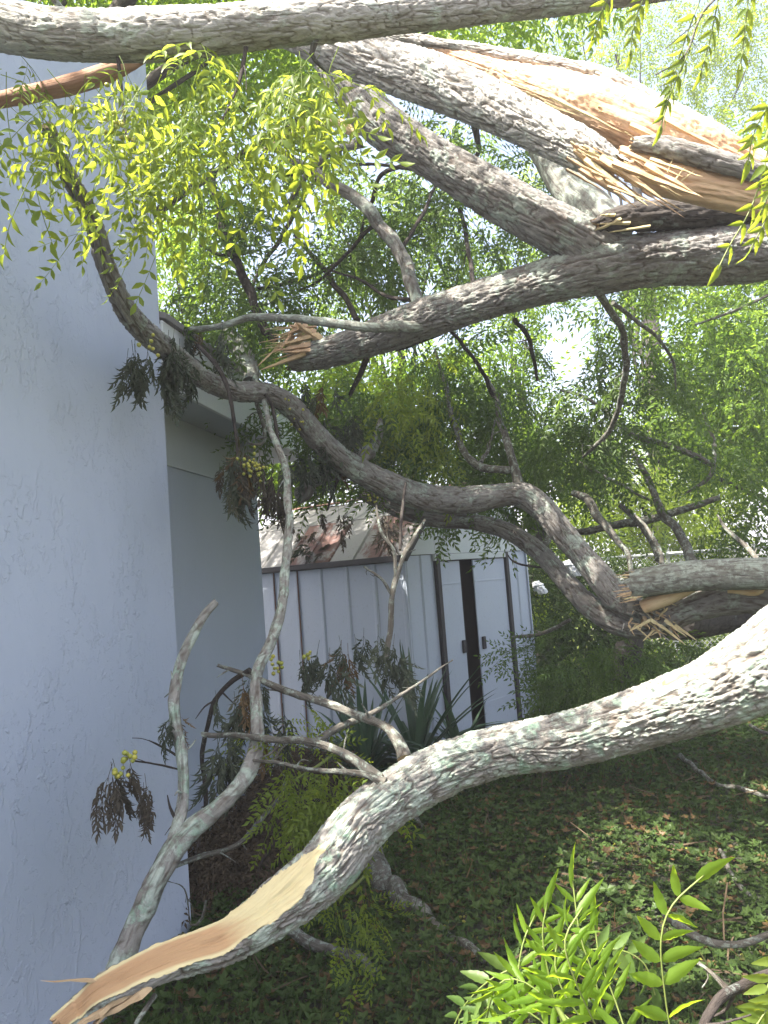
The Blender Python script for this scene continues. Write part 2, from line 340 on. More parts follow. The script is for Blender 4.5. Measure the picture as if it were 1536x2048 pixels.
# front wall: panels left and right of the door opening
D0, D1, ZD = 0.40, 1.56, 1.66
for a, b in ((0.0, 0.2), (0.2, 0.4)): sheet('wall_panel', M_SHED, S(a, 0, 0), SF, SNF, (UPV * 0.05, UPV * ZD), b - a - 0.0015)
for a, b in ((D1 + 0.04, 1.80), (1.80, 2.0)): sheet('wall_panel', M_SHED, S(a, 0, 0), SF, SNF, (UPV * 0.05, UPV * ZD), b - a - 0.0015)
MB().prism([S(0, 0.03, 0), S(SW, 0.03, 0), S(SW, SL, 0), S(0, SL, 0)], UPV * 0.05).build('base_frame', M_DARK, shed)
MB().prism([S(0.03, SL - .03, 0.05), S(SW - 0.03, SL - .03, 0.05), S(SW - 0.03, SL - .03, ZE), S(SW - KN, SL - .03, ZK), S(SW / 2, SL - .03, ZA - .02), S(KN, SL - .03, ZK), S(0.03, SL - .03, ZE)], SS * 0.02).build('back_wall', M_SHED, shed)
MB().prism([S(SW - .03, 0.03, 0.05), S(SW - .03, SL - .04, 0.05), S(SW - .03, SL - .04, ZE), S(SW - .03, 0.03, ZE)], SF * 0.02).build('far_wall', M_SHED, shed)
MB().prism([S(0.06, 0.5, 0.05), S(SW - 0.06, 0.5, 0.05), S(SW - 0.06, 0.5, ZE), S(0.06, 0.5, ZE)], SS * 0.02).build('shade_sheet', M_DARK, shed)  # dark sheet added behind the door gap in place of interior shade
for x in (D0 + 0.0, D1):
    MB().prism([S(x, 0, 0.05, 0.002), S(x + 0.052, 0, 0.05, 0.002), S(x + 0.052, 0, ZD, 0.002), S(x, 0, ZD, 0.002)], SNF * 0.034).build('door_post', M_TRIM, shed, 0.003)
def door(f0, f1, off, hx):
    d = MB().prism([S(f0, 0, 0.07, off), S(f1, 0, 0.07, off), S(f1, 0, ZD - 0.06, off), S(f0, 0, ZD - 0.06, off)], SNF * 0.012).build('sliding_door', M_SHED, shed, 0.002)
    for u0, u1, z0, z1 in ((f0 + .01, f1 - .01, .30, .335), (f0 + .01, f1 - .01, ZD - .26, ZD - .245)):
        MB().prism([S(u0, 0, z0, off + .0125), S(u1, 0, z0, off + .0125), S(u1, 0, z1, off + .0125), S(u0, 0, z1, off + .0125)], SNF * 0.004).build('door_rail', M_SHED, d, 0.001)
    MB().prism([S(hx, 0, 0.80, off + .0125), S(hx + .045, 0, 0.80, off + .0125), S(hx + .045, 0, 0.91, off + .0125), S(hx, 0, 0.91, off + .0125)], SNF * 0.022).build('handle', M_TRIM, d, 0.004)
door(D0 + 0.055, D0 + 0.40, -0.014, D0 + 0.335); door(D0 + 0.60, D1 - 0.003, 0.0, D0 + 0.64)
MB().prism([S(D0 + 0.39, 0, 0.07, -.03), S(D0 + .44, 0, 0.07, -.03), S(D0 + .44, 0, ZD - .06, -.03), S(D0 + .39, 0, ZD - .06, -.03)], SNF * 0.01).build('door_edge', M_TRIM, shed, 0.002)
MB().prism([S(D0 - .02, 0, ZD - .052, .004), S(D1 + .07, 0, ZD - .052, .004), S(D1 + .07, 0, ZD + .002, .004), S(D0 - .02, 0, ZD + .002, .004)], SNF * 0.030).build('door_header', M_SHEDG, shed, 0.003)
MB().prism([S(0.01, 0, ZD + .006, 0), S(0.42, 0, ZD + .006, 0), S(0.42, 0, 2.09, 0), S(KN, 0, ZK, 0), S(0.03, 0, ZE + .02, 0)], SNF * 0.010).build('gable_panel', M_SHEDG, shed, 0.0015)
MB().prism([S(0.424, 0, ZD + .006, 0), S(SW - .01, 0, ZD + .006, 0), S(SW - .03, 0, ZE + .02, 0), S(SW - KN, 0, ZK, 0), S(SW / 2, 0, ZA, 0), S(0.424, 0, 2.092, 0)], SNF * 0.010).build('gable_panel', M_SHEDG, shed, 0.0015)
# roof panels (gambrel): lower steep sheets then upper sheets, both sides
OV = 0.06
for side in (0, 1):
    X = lambda f: f if side == 0 else SW - f
    sg = 1 if side == 0 else -1
    nr = 8; wr = (SL + 2 * OV) / nr
    for k in range(nr):
        s = -OV + k * wr
        for (f0, z0, f1, z1) in ((-0.05, ZE - 0.045, KN, ZK), (KN, ZK + 0.004, SW / 2, ZA)):
            a, b = S(X(f0), s, z0), S(X(f1), s, z1); n = nrm(np.cross(b - a, SS)) ; n = n if n[2] > 0 else -n
            mm = M_ROOF
            if side == 0 and f0 < 0 and k in (0, 1, 3, 4): mm = M_RUST
            sheet('roof_panel', mm, S0 * 0 + a, SS, n, (a * 0, b - a), wr - 0.0015)
    MB().prism([S(X(-0.075), -OV - .01, ZE - .075), S(X(-0.052), -OV - .01, ZE - .085), S(X(-0.052), -OV - .01, ZE - .035), S(X(-0.075), -OV - .01, ZE - .03)], SS * (SL + 2 * OV)).build('eave_trim', M_TRIM, shed, 0.002)
    for (f0, z0, f1, z1) in ((-0.07, ZE - 0.05, KN, ZK + .012), (KN, ZK + .014, SW / 2, ZA + .012)):
        MB().prism([S(X(f0), -OV - .012, z0 - .035), S(X(f1), -OV - .012, z1 - .035), S(X(f1), -OV - .012, z1 + .012), S(X(f0), -OV - .012, z0 + .012)], SS * -0.008 + UPV * 0).build('rake_trim', M_TRIM if f0 < 0 else M_SHEDG, shed, 0.001)
MB().prism([S(SW / 2 - .05, -OV - .02, ZA + .02), S(SW / 2, -OV - .02, ZA + .04), S(SW / 2 + .05, -OV - .02, ZA + .02), S(SW / 2, -OV - .02, ZA + .025)], SS * (SL + 2 * OV + .04)).build('ridge_cap', M_RUSTLINE, shed)
# a torn flap of roof sheet at the ridge
a = P(830, 985, 7.0); b = P(868, 967, 7.0); c = P(888, 962, 7.05)
MB().prism([a, b, c, c + [0, .03, .012], b + [0, .05, .02], a + [0, .06, .0]], [0, 0, -.006]).build('torn_flap', M_RUSTLINE, shed)
# front corner trim
MB().prism([S(-.006, -.006, .04), S(.02, -.006, .04), S(.02, .0, .04), S(0, .0, .04), S(0, .02, .04), S(-.006, .02, .04)], UPV * (ZE - .09)).build('corner_trim', M_SHED, shed)
MB().prism([S(SW - .012, -.02, .04), S(SW + .006, -.02, .04), S(SW + .006, .02, .04), S(SW - .0, .02, .04)], UPV * (ZE - .05)).build('corner_trim', M_SHED, shed)

# ------------------------------------------------------------------ limbs
def catmull(pts, ds):
    p = np.asarray(pts, float); p = np.vstack([2 * p[0] - p[1], p, 2 * p[-1] - p[-2]]); out = []
    for i in range(1, len(p) - 2):
        n = max(2, int(np.linalg.norm(p[i + 1, :3] - p[i, :3]) / ds)); t = (np.arange(n) / n)[:, None]
        a, b, c, d = p[i - 1], p[i], p[i + 1], p[i + 2]
        out.append(0.5 * ((2 * b) + (-a + c) * t + (2 * a - 5 * b + 4 * c - d) * t * t + (-a + 3 * b - 3 * c + d) * t ** 3))
    out.append(p[-2][None]); o = np.vstack(out); o[:, 3] = np.maximum(o[:, 3], 0.0012)
    return o
def pix(spec):                                   # (px, py, Y, width px) -> world path with radii
    r = []
    for px, py, Y, wd in spec:
        r.append([*P(px, py, Y), 0.5 * wd / F_PX * Y])
    return r
_seed = [0]
def tube(name, pts, m, parent, seg=12, ds=0.03, bark=0.0, w=0.02, lump=0.06, wob=0.0, peel=None, jag=(0, 0), woodmat=None, capdeep=0.4, stretch=5.0):
    _seed[0] += 1; sd = _seed[0]
    Q = catmull(pts, ds); C = Q[:, :3].copy(); r = Q[:, 3]; n = len(C)
    s = np.concatenate([[0], np.cumsum(np.linalg.norm(np.diff(C, axis=0), axis=1))])
    if wob:
        q = np.stack([s / wob, s * 0 + sd, s * 0], 1); env = np.minimum(1, np.minimum(s, s[-1] - s) / (wob * 0.7))[:, None]
        C += np.stack([vnoise(q, 11), vnoise(q, 12), vnoise(q, 13)], 1) * r[:, None] * 0.6 * env
    T = np.gradient(C, axis=0); T /= np.linalg.norm(T, axis=1)[:, None]
    u = UPV if abs(T[0, 2]) < 0.9 else np.array([0, 1.0, 0]); N1 = np.zeros((n, 3)); v = nrm(u - u @ T[0] * T[0])
    for i in range(n): v = nrm(v - v @ T[i] * T[i]); N1[i] = v
    N2 = np.cross(T, N1); th = np.arange(seg) * 2 * math.pi / seg
    D = np.cos(th)[None, :, None] * N1[:, None] + np.sin(th)[None, :, None] * N2[:, None]
    bc = np.stack([np.cos(th)[None] * r[:, None], np.sin(th)[None] * r[:, None], np.repeat(s[:, None], seg, 1)], -1) + sd * 3.7
    rm = float(np.mean(r)); R = np.repeat(r[:, None], seg, 1)
    R = R * (1 + lump * vnoise(bc / np.array([rm * 1.6, rm * 1.6, rm * 3.2]), sd)); fur = np.zeros((n, seg))
    if bark:
        q = bc / np.array([w, w, stretch * w]); q = q + 0.7 * np.stack([vnoise(q * 0.9, sd + 1), vnoise(q * 0.9, sd + 11), vnoise(q * 0.6, sd + 12)], -1)
        a = np.clip(1 - np.abs(vnoise(q, sd + 2)) * 4.5, 0, 1); a2 = np.clip(1 - np.abs(vnoise(q * np.array([2.1, 2.1, 1.6]) + 5, sd + 13)) * 4.0, 0, 1) * 0.6
        b2 = np.clip(1 - np.abs(vnoise(q * np.array([1.2, 1.2, 3.2]) + 9, sd + 3)) * 6, 0, 1) * 0.55
        fur = np.maximum(np.maximum(a, a2), b2); R = R - bark * fur + bark * 0.35 * vnoise(q * np.array([1.2, 1.2, 2.0]), sd + 4) + bark * .25 * vnoise(bc / .007, sd + 5)
    mask = np.zeros((n, seg), bool); edge = np.zeros((n, seg)); tn = s / s[-1]
    if peel:                                     # (direction, half angle fn(t), depth, jag)
        pd, fn, flat = peel; Dp = nrm(pd); dp = Dp[None] - (T @ Dp)[:, None] * T; dp /= np.linalg.norm(dp, axis=1)[:, None]
        side = np.cross(T, dp)
        ca = np.einsum('isk,ik->is', D, dp); sa = np.einsum('isk,ik->is', D, side); ang = np.abs(np.arctan2(sa, ca))
        sgn = np.where(sa > 0, 1.0, 0.0)
        hw = np.array([fn(t) for t in tn]); jn = vnoise(np.stack([tn * 30, tn * 0 + 3, tn * 0], 1), sd + 7) * 0.16 + vnoise(np.stack([tn * 90, tn * 0 + 5, tn * 0], 1), sd + 8) * 0.07
        jn2 = vnoise(np.stack([tn * 26, tn * 0 + 9, tn * 0], 1), sd + 9) * 0.10
        hw2 = (hw[:, None] + np.where(sgn > 0, jn[:, None], jn2[:, None])) * (hw[:, None] > 0.05)
        mask = ang < hw2; edge = np.clip(1 - ang / np.maximum(hw2, 0.01), 0, 1)
        base = r[:, None] * np.clip(np.cos(hw2), flat, 1) * 0.97
        flatR = np.minimum(base / np.maximum(ca, 0.05), r[:, None] * 0.95) + 0.0025 * vnoise(bc / np.array([.006, .006, .12]), sd + 6)
        R = np.where(mask, flatR, R); fur = np.where(mask, 0, fur)
    Vv = C[:, None] + D * R[..., None]
    for e, sl, sg in ((0, slice(0, 3), -1), (1, slice(n - 3, n), 1)):
        if jag[e]:
            jv = vnoise(np.stack([np.cos(th) * 3.5, np.sin(th) * 3.5, th * 0 + sd], 1), sd + 20 + e) * 0.6 + vnoise(np.stack([np.cos(th) * 9, np.sin(th) * 9, th * 0 + sd], 1), sd + 22 + e) * 0.5
            k = n - 1 if e else 0; Vv[k] += (sg * T[k])[None] * (jag[e] * jv)[:, None]
    Vf = Vv.reshape(-1, 3); i0 = (np.arange(n - 1)[:, None] * seg + np.arange(seg)[None]); i1 = (np.arange(n - 1)[:, None] * seg + (np.arange(seg)[None] + 1) % seg)
    quads = np.stack([i0, i1, i1 + seg, i0 + seg], -1).reshape(-1, 4)
    fm = np.zeros(len(quads), int); extraV, tris = [], []
    for e, k, sg in ((0, 0, -1), (1, n - 1, 1)):
        ring = np.arange(seg) + k * seg; rw = 0.5 * (1 + vnoise(np.stack([np.cos(th) * 6, np.sin(th) * 6, th * 0], 1), sd + 30))
        inner = C[k] + (Vv[k] - C[k]) * 0.55 + (sg * T[k])[None] * (r[k] * capdeep * (rw - 0.7) * 1.6 * (1 if jag[e] else 0.15))[:, None]
        b0 = len(Vf) + len(extraV); extraV += list(inner); extraV.append(C[k] + sg * T[k] * r[k] * (-0.2 if jag[e] else 0.05))
        for j in range(seg):
            j2 = (j + 1) % seg; q1 = [ring[j], ring[j2], b0 + j2], [ring[j], b0 + j2, b0 + j], [b0 + j, b0 + j2, b0 + seg]
            for t in q1: tris.append(t[::-1] if e == 0 else t)
    tris = np.array(tris)[:, ::-1] * 1
    allV = np.vstack([Vf, np.array(extraV)]); ex = len(extraV)
    bcf = np.vstack([bc.reshape(-1, 3), np.repeat(np.array([[0, 0, 0.0]]), ex, 0) + np.array(extraV)])
    attrs = {'bark': bcf, 'furrow': np.concatenate([fur.ravel(), np.zeros(ex)])}
    wm = woodmat or M_WOOD
    if peel:
        fmask = mask.ravel()[quads].sum(1) >= 2
        attrs2 = dict(attrs, along=np.concatenate([np.repeat(tn[:, None], seg, 1).ravel(), np.zeros(ex)]), edge=np.concatenate([edge.ravel(), np.zeros(ex)]))
        me2 = mesh_np('bare_wood', allV, [quads[fmask]], woodmat, None, attrs2); link('bare_wood', me2, parent)
        quads = quads[~fmask]; fm = np.zeros(len(quads), int)
        wm = M_WOOD
    me = mesh_np(name, allV, [quads, tris], [m, wm], np.concatenate([fm, np.full(len(tris), 1 if (jag[0] or jag[1]) else 0)]), attrs)
    o = link(name, me, parent); o['_c'] = 0; del o['_c']
    return o, C, r

# splinters share three meshes
def _shard(k):
    g = np.random.default_rng(40 + k); n = 7; V = []
    for i in range(n):
        t = i / (n - 1); wd = (1 - t) ** 0.7 * (1 + 0.25 * g.normal()) + 0.02
        off = 0.15 * g.normal() * t
        V += [[t, -wd * .5 + off, -.5 * wd], [t, wd * .5 + off, -.42 * wd], [t, wd * .42 + off, .5 * wd], [t, -wd * .45 + off, .45 * wd]]
    q = [[4 * i + j, 4 * i + (j + 1) % 4, 4 * i + 4 + (j + 1) % 4, 4 * i + 4 + j] for i in range(n - 1) for j in range(4)] + [[3, 2, 1, 0], [4 * n - 4, 4 * n - 3, 4 * n - 2, 4 * n - 1]]
    V = np.array(V); return V, np.array(q)
SHARD = {}
def splinter(parent, p, d, L, wd, th, m=None, up=(0, 0, 1)):
    m = m or M_WOOD; k = random.randrange(3); key = (k, m.name)
    if key not in SHARD:
        V, q = _shard(k); SHARD[key] = mesh_np('splinter', V, [q], m, None, {'bark': V[:, [1, 2, 0]] * np.array([.05, .05, .3])}, False)
    x = nrm(d); y = nrm(np.cross(up, x)); z = np.cross(x, y)
    M = Matrix(((x[0] * L, y[0] * wd, z[0] * th, p[0]), (x[1] * L, y[1] * wd, z[1] * th, p[1]), (x[2] * L, y[2] * wd, z[2] * th, p[2]), (0, 0, 0, 1)))
    return link('splinter', SHARD[key], parent, M)

VIEW = lambda p: nrm(_C - p)
# --- the big foreground trunk
fg = thing('fallen_log', 'thick fallen trunk in the foreground, bark stripped to pale wood at its lower left end', 'fallen trunk', P(170, 2045, 1.95))
spec = [(120, 2052, 1.92, 50), (170, 2012, 1.94, 58), (215, 1978, 1.95, 66), (330, 1924, 2.0, 76), (450, 1884, 2.08, 84), (560, 1812, 2.16, 106), (650, 1738, 2.25, 116), (720, 1650, 2.33, 112), (790, 1592, 2.40, 104), (880, 1541, 2.45, 102),
        (1000, 1503, 2.48, 96), (1130, 1478, 2.46, 108), (1260, 1443, 2.40, 116), (1390, 1400, 2.32, 132), (1510, 1340, 2.25, 166), (1640, 1262, 2.18, 190)]
def pw(t):
    if t > 0.33: return 0.0
    return 1.0 if t < 0.02 else (1.16 - 1.1 * t if t < 0.23 else max(0, .907 - (t - 0.23) * 9.0))
tube('bark', pix(spec), M_BARK_LICHEN, fg, 208, 0.0036, 0.0085, 0.0135, 0.06, 0, peel=((-0.35, -0.85, 0.75), pw, 0.2), jag=(0.03, 0), woodmat=M_PEEL)
# torn tail
splinter(fg, P(260, 1960, 1.97), P(95, 1962, 1.93) - P(260, 1960, 1.97), 0.20, 0.022, 0.008, M_WOOD)
splinter(fg, P(260, 1975, 1.96), P(160, 2050, 1.9) - P(260, 1975, 1.96), 0.16, 0.06, 0.02, M_WOOD)
splinter(fg, P(300, 1965, 1.97), P(190, 2045, 1.92) - P(300, 1965, 1.97), 0.17, 0.07, 0.02, M_WOOD)
for k in range(22):
    x = rng.uniform(170, 300); y = 1965 + (300 - x) * .38 + rng.uniform(-12, 28); a = P(x, y, 1.955); b = P(x - rng.uniform(25, 80), y + rng.uniform(4, 40), 1.94)
    splinter(fg, a, b - a, np.linalg.norm(b - a), rng.uniform(.003, .012), .004, random.choice([M_WOOD, M_WOOD_PALE, M_WOOD_RED]))
def branch(name, sp, m, parent, seg=10, ds=0.02, bark=0.0015, w=0.008, wob=0.12, **k):
    if m in (M_TWIG, M_TWIG_DARK): sp = [(a, b, c, d_ * .80) for a, b, c, d_ in sp]
    o, C, r = tube(name, pix(sp), m, parent, seg, ds, bark, w, 0.16, wob * 1.1, **k)
    if m in (M_TWIG, M_TWIG_DARK, M_BARK_LICHEN) and wob:
        L = len(C) * ds
        for _ in range(min(5, int(1 + L / .16))):
            i = random.randrange(len(C) // 6, len(C)); t = nrm(C[min(i + 1, len(C) - 1)] - C[max(i - 1, 0)]); d = nrm(t * random.uniform(.1, .9) + nrm(rng.normal(size=3)) * .9); ln = random.uniform(.02, .09); q = C[i] + d * ln * .5 + rng.normal(size=3) * ln * .08; e = q + nrm(d + rng.normal(size=3) * .35) * ln * .6
            rr = min(r[i] * .4, .005); tube('twig', [[*C[i], rr], [*q, rr * .75], [*e, rr * .4]], m, parent, 6, .012, 0, .01, .15)
    return o, C, r
branch('side_branch', [(810, 1520, 2.45, 40), (800, 1490, 2.5, 30), (770, 1455, 2.55, 24), (690, 1420, 2.62, 22), (590, 1385, 2.72, 20), (500, 1350, 2.8, 14), (436, 1331, 2.86, 10)], M_TWIG, fg, jag=(0, .006))
branch('side_branch', [(760, 1560, 2.38, 34), (715, 1530, 2.4, 26), (660, 1500, 2.44, 22), (600, 1483, 2.5, 19), (510, 1474, 2.58, 17), (405, 1469, 2.66, 13)], M_TWIG, fg, jag=(0, .006))
branch('side_branch', [(770, 1565, 2.36, 26), (720, 1548, 2.38, 17), (640, 1541, 2.42, 14), (560, 1528, 2.5, 11), (500, 1520, 2.56, 7)], M_TWIG, fg)
branch('side_branch', [(905, 1320, 2.9, 4), (770, 1410, 2.75, 12), (690, 1450, 2.66, 18), (620, 1490, 2.55, 22)], M_TWIG, fg)
branch('twig', [(310, 1990, 1.98, 14), (270, 2048, 1.9, 12), (250, 2090, 1.85, 10)], M_TWIG, fg)
branch('twig', [(640, 1600, 2.5, 8), (600, 1610, 2.6, 8), (520, 1730, 2.6, 7)], M_TWIG_DARK, fg)
branch('bare_patch', [(1300, 1390, 2.33, 8), (1350, 1362, 2.30, 30), (1440, 1322, 2.25, 40), (1560, 1262, 2.19, 46)], M_WOOD, fg, wob=0)

# --- the lichen covered branch leaning on the wall
lean = thing('leaning_branch', 'lichen covered branch leaning up the stucco wall with bare forks and wilted leaves', 'branch', P(235, 1930, 2.2))
branch('stem', [(222, 1975, 2.12, 44), (240, 1915, 2.18, 47), (275, 1830, 2.25, 46), (315, 1745, 2.32, 46), (360, 1670, 2.4, 42), (420, 1620, 2.46, 36), (480, 1568, 2.52, 34), (503, 1500, 2.6, 30), (507, 1420, 2.7, 26), (512, 1350, 2.8, 24), (545, 1280, 2.9, 22), (570, 1190, 3.0, 20), (575, 1080, 3.2, 18), (575, 1000, 3.4, 17), (565, 920, 3.7, 15), (540, 850, 4.0, 13), (520, 790, 4.2, 12), (505, 740, 4.4, 13)], M_BARK_LICHEN, lean, 16, 0.012, 0.003, 0.010, 0.15)
branch('side_branch', [(350, 1680, 2.38, 30), (357, 1620, 2.42, 24), (360, 1560, 2.46, 24), (352, 1480, 2.52, 24), (350, 1400, 2.58, 23), (358, 1330, 2.64, 22), (385, 1265, 2.7, 20), (415, 1225, 2.72, 18), (432, 1204, 2.74, 16)], M_BARK_LICHEN, lean, 12, 0.012, jag=(0, .008))
branch('side_branch', [(340, 1735, 2.36, 14), (400, 1712, 2.45, 14), (470, 1690, 2.55, 13), (520, 1640, 2.6, 13), (560, 1595, 2.65, 10), (572, 1555, 2.7, 6)], M_TWIG, lean)
branch('twig', [(355, 1538, 2.48, 6), (310, 1528, 2.45, 6), (270, 1522, 2.42, 5)], M_TWIG_DARK, lean)
branch('twig', [(352, 1510, 2.5, 7), (325, 1494, 2.5, 6), (297, 1481, 2.48, 4)], M_TWIG_DARK, lean)
branch('twig', [(352, 1640, 2.4, 9), (340, 1615, 2.4, 7), (335, 1590, 2.4, 3)], M_TWIG_DARK, lean)
branch('twig', [(330, 1760, 2.4, 3), (370, 1780, 2.5, 4), (383, 1850, 2.6, 5), (405, 1835, 2.6, 8), (412, 1800, 2.62, 6)], M_TWIG, lean)
branch('twig', [(500, 1340, 2.8, 15), (460, 1365, 2.85, 13), (430, 1400, 2.88, 13), (415, 1450, 2.9, 12), (404, 1510, 2.94, 12), (410, 1560, 2.96, 12), (411, 1610, 2.98, 11), (400, 1660, 3.0, 10), (398, 1690, 3.0, 8)], M_TWIG_DARK, lean)

# --- overhead limb
over = thing('overhead_limb', 'pale sunlit limb crossing the top of the view with leafy sprays hanging below it', 'tree limb', P(300, 70, 2.0))
tube('bark', pix([(-160, -10, 2.0, 100), (-60, 30, 2.0, 104), (60, 62, 2.0, 102), (200, 72, 2.0, 104), (340, 68, 2.0, 102), (520, 52, 2.02, 92), (700, 36, 2.05, 84), (860, 22, 2.1, 74), (1020, 8, 2.15, 66), (1200, -10, 2.2, 60), (1420, -40, 2.3, 54), (1650, -70, 2.4, 50)]), M_BARK_PALE, over, 120, 0.005, 0.0042, 0.013, 0.07, stretch=2.5)
branch('twig', [(236, 115, 1.98, 12), (243, 200, 1.97, 9), (253, 270, 1.96, 7)], M_TWIG_DARK, over)
branch('twig', [(492, 95, 2.0, 13), (478, 170, 1.98, 10), (450, 230, 1.95, 8), (420, 275, 1.93, 6), (385, 300, 1.92, 5)], M_TWIG_DARK, over)
branch('twig', [(640, 60, 2.05, 22), (625, 105, 2.05, 16), (640, 130, 2.08, 10), (660, 150, 2.1, 6)], M_TWIG, over)
branch('twig', [(130, 30, 1.98, 20), (95, -20, 1.95, 16), (70, -60, 1.95, 12)], M_TWIG, over)
# torn branch of bare wood behind the hanging leaves
torn = thing('torn_branch', 'torn orange brown branch lying behind the leaves at the upper left', 'broken branch', P(130, 180, 2.25))
tube('bare_wood', pix([(-120, 215, 2.2, 30), (0, 200, 2.2, 34), (130, 172, 2.2, 40), (230, 140, 2.2, 36), (285, 118, 2.2, 20)]), M_TORN, torn, 24, 0.015, 0.002, 0.012, 0.1, 0, jag=(0, .03))

# --- split trunk
sp_ = thing('split_trunk', 'thick sunlit trunk split lengthwise with raw orange wood torn open at the upper right', 'fallen trunk', P(900, 180, 3.0))
tube('bark', pix([(560, 40, 3.35, 92), (650, 84, 3.25, 100), (768, 130, 3.15, 104), (868, 162, 3.05, 108), (1000, 219, 2.95, 102), (1100, 270, 2.88, 94), (1168, 304, 2.82, 84), (1225, 338, 2.79, 60)]), M_BARK_PALE, sp_, 160, 0.0048, 0.010, 0.016, 0.08, 0, jag=(0, .05))
tube('bark', pix([(760, 68, 3.3, 16), (860, 84, 3.2, 24), (1000, 108, 3.12, 30), (1100, 128, 3.06, 33), (1200, 152, 3.0, 36), (1300, 200, 2.95, 36), (1400, 248, 2.9, 32), (1500, 303, 2.86, 26), (1620, 365, 2.8, 26)]), M_BARK_PALE, sp_, 64, 0.006, 0.006, 0.014, 0.16, 0, jag=(.03, 0))
tube('split_wood', pix([(790, 82, 3.28, 10), (900, 112, 3.2, 34), (1000, 146, 3.12, 56), (1100, 184, 3.06, 92), (1200, 224, 3.0, 122), (1300, 262, 2.94, 120), (1400, 296, 2.9, 96), (1500, 334, 2.87, 76), (1660, 400, 2.85, 70)]), M_WOOD_RED, sp_, 104, 0.0065, 0.009, 0.012, 0.20, 0, stretch=24)
tube('bark_strip', pix([(1262, 286, 2.76, 26), (1320, 294, 2.74, 44), (1400, 312, 2.72, 46), (1480, 332, 2.7, 44), (1600, 368, 2.68, 44)]), M_BARK, sp_, 40, 0.008, 0.006, 0.016, 0.16, 0, jag=(.03, 0))
tube('split_wood', pix([(1230, 318, 2.84, 50), (1320, 348, 2.82, 78), (1420, 370, 2.8, 84), (1540, 394, 2.78, 88), (1660, 430, 2.76, 90)]), M_WOOD_RED, sp_, 80, 0.008, 0.010, 0.014, 0.22, 0, stretch=22)
for (x0, y0, x1, y1, Y, wd) in ((1170, 320, 1290, 408, 2.74, 34), (1200, 318, 1330, 400, 2.72, 30), (1160, 340, 1262, 408, 2.76, 26), (1225, 326, 1385, 388, 2.7, 40), (1150, 300, 1235, 380, 2.76, 30), (1290, 330, 1400, 392, 2.7, 30), (1240, 300, 1360, 352, 2.72, 26), (1190, 352, 1270, 412, 2.74, 18), (1300, 318, 1400, 352, 2.73, 20), (1215, 372, 1305, 405, 2.71, 14), (1260, 250, 1420, 320, 2.78, 30), (1100, 192, 1240, 262, 2.86, 20), (1000, 160, 1150, 214, 2.96, 16), (1330, 240, 1480, 320, 2.78, 24)):
    a, b = P(x0, y0, Y), P(x1, y1, Y - 0.04); splinter(sp_, a, b - a, np.linalg.norm(b - a) * 1.05, wd / F_PX * Y * .62, wd / F_PX * Y * .4, random.choice([M_WOOD, M_WOOD_PALE, M_WOOD]))
for (x0, y0, x1, y1) in ((1335, 345, 1345, 318), (1352, 358, 1368, 335), (1362, 362, 1390, 340), (1242, 195, 1256, 186), (985, 130, 1020, 158)):
    a, b = P(x0, y0, 2.68), P(x1, y1, 2.66); splinter(sp_, a, b - a, np.linalg.norm(b - a), .006, .004, M_WOOD_PALE)

for k in range(60):
    x = rng.uniform(1130, 1300); y = 300 + (x - 1130) * .25 + rng.uniform(-20, 45); a = P(x, y, 2.74 + rng.uniform(-.03, .03)); b = a + nrm(P(x + 90, y + 52 + rng.normal() * 9, 2.72) - a) * rng.uniform(.06, .20)
    splinter(sp_, a, b - a, np.linalg.norm(b - a), rng.uniform(.006, .022), rng.uniform(.003, .008), random.choice([M_WOOD, M_WOOD_PALE, M_WOOD_RED]))
for k in range(40):
    x = rng.uniform(900, 1480); y = 96 + (x - 860) * .30 + rng.uniform(10, 60); a = P(x, y, 2.98 - (x - 900) * .0003); b = a + nrm(P(x + 90, y + 36 + rng.normal() * 10, 2.92) - a) * rng.uniform(.05, .16)
    splinter(sp_, a, b - a, np.linalg.norm(b - a), rng.uniform(.003, .012), .004, random.choice([M_WOOD, M_WOOD_PALE, M_WOOD_RED]))
# --- forked limb
fork = thing('forked_limb', 'long grey furrowed limb forking in two, sunlit at its right end', 'tree limb', P(1210, 510, 3.4))
tube('bark', pix([(1700, 470, 3.45, 132), (1536, 498, 3.45, 128), (1400, 510, 3.45, 118), (1290, 520, 3.45, 112), (1200, 535, 3.46, 112), (1100, 562, 3.55, 92), (1000, 590, 3.7, 84), (900, 620, 3.85, 82), (800, 655, 4.0, 78), (720, 685, 4.15, 68), (650, 706, 4.3, 60), (590, 715, 4.4, 58)]), M_BARK, fork, 144, 0.0055, 0.011, 0.017, 0.07, 0, jag=(0, .05))
tube('bark', pix([(660, 110, 3.75, 84), (705, 180, 3.7, 88), (760, 245, 3.65, 88), (850, 305, 3.6, 88), (950, 365, 3.55, 92), (1050, 425, 3.5, 100), (1130, 468, 3.46, 104), (1200, 508, 3.46, 104), (1270, 528, 3.48, 84), (1330, 530, 3.5, 50)]), M_BARK, fork, 136, 0.0055, 0.010, 0.017, 0.06, 0)
tube('bark_strip', pix([(1190, 452, 3.36, 30), (1230, 440, 3.36, 52), (1300, 432, 3.37, 62), (1400, 428, 3.38, 66), (1536, 420, 3.38, 66), (1680, 410, 3.38, 66)]), M_BARK_DARK, fork, 64, 0.008, 0.008, 0.018, 0.10, 0, jag=(.05, 0))
for (x0, y0, x1, y1, wd) in ((1240, 440, 1188, 462, 18), (1260, 446, 1195, 448, 14), (1230, 430, 1200, 430, 14), (1300, 452, 1215, 465, 10)):
    a, b = P(x0, y0, 3.3), P(x1, y1, 3.3); splinter(fork, a, b - a, np.linalg.norm(b - a), wd / F_PX * 3.2, .012, M_WOOD_PALE)
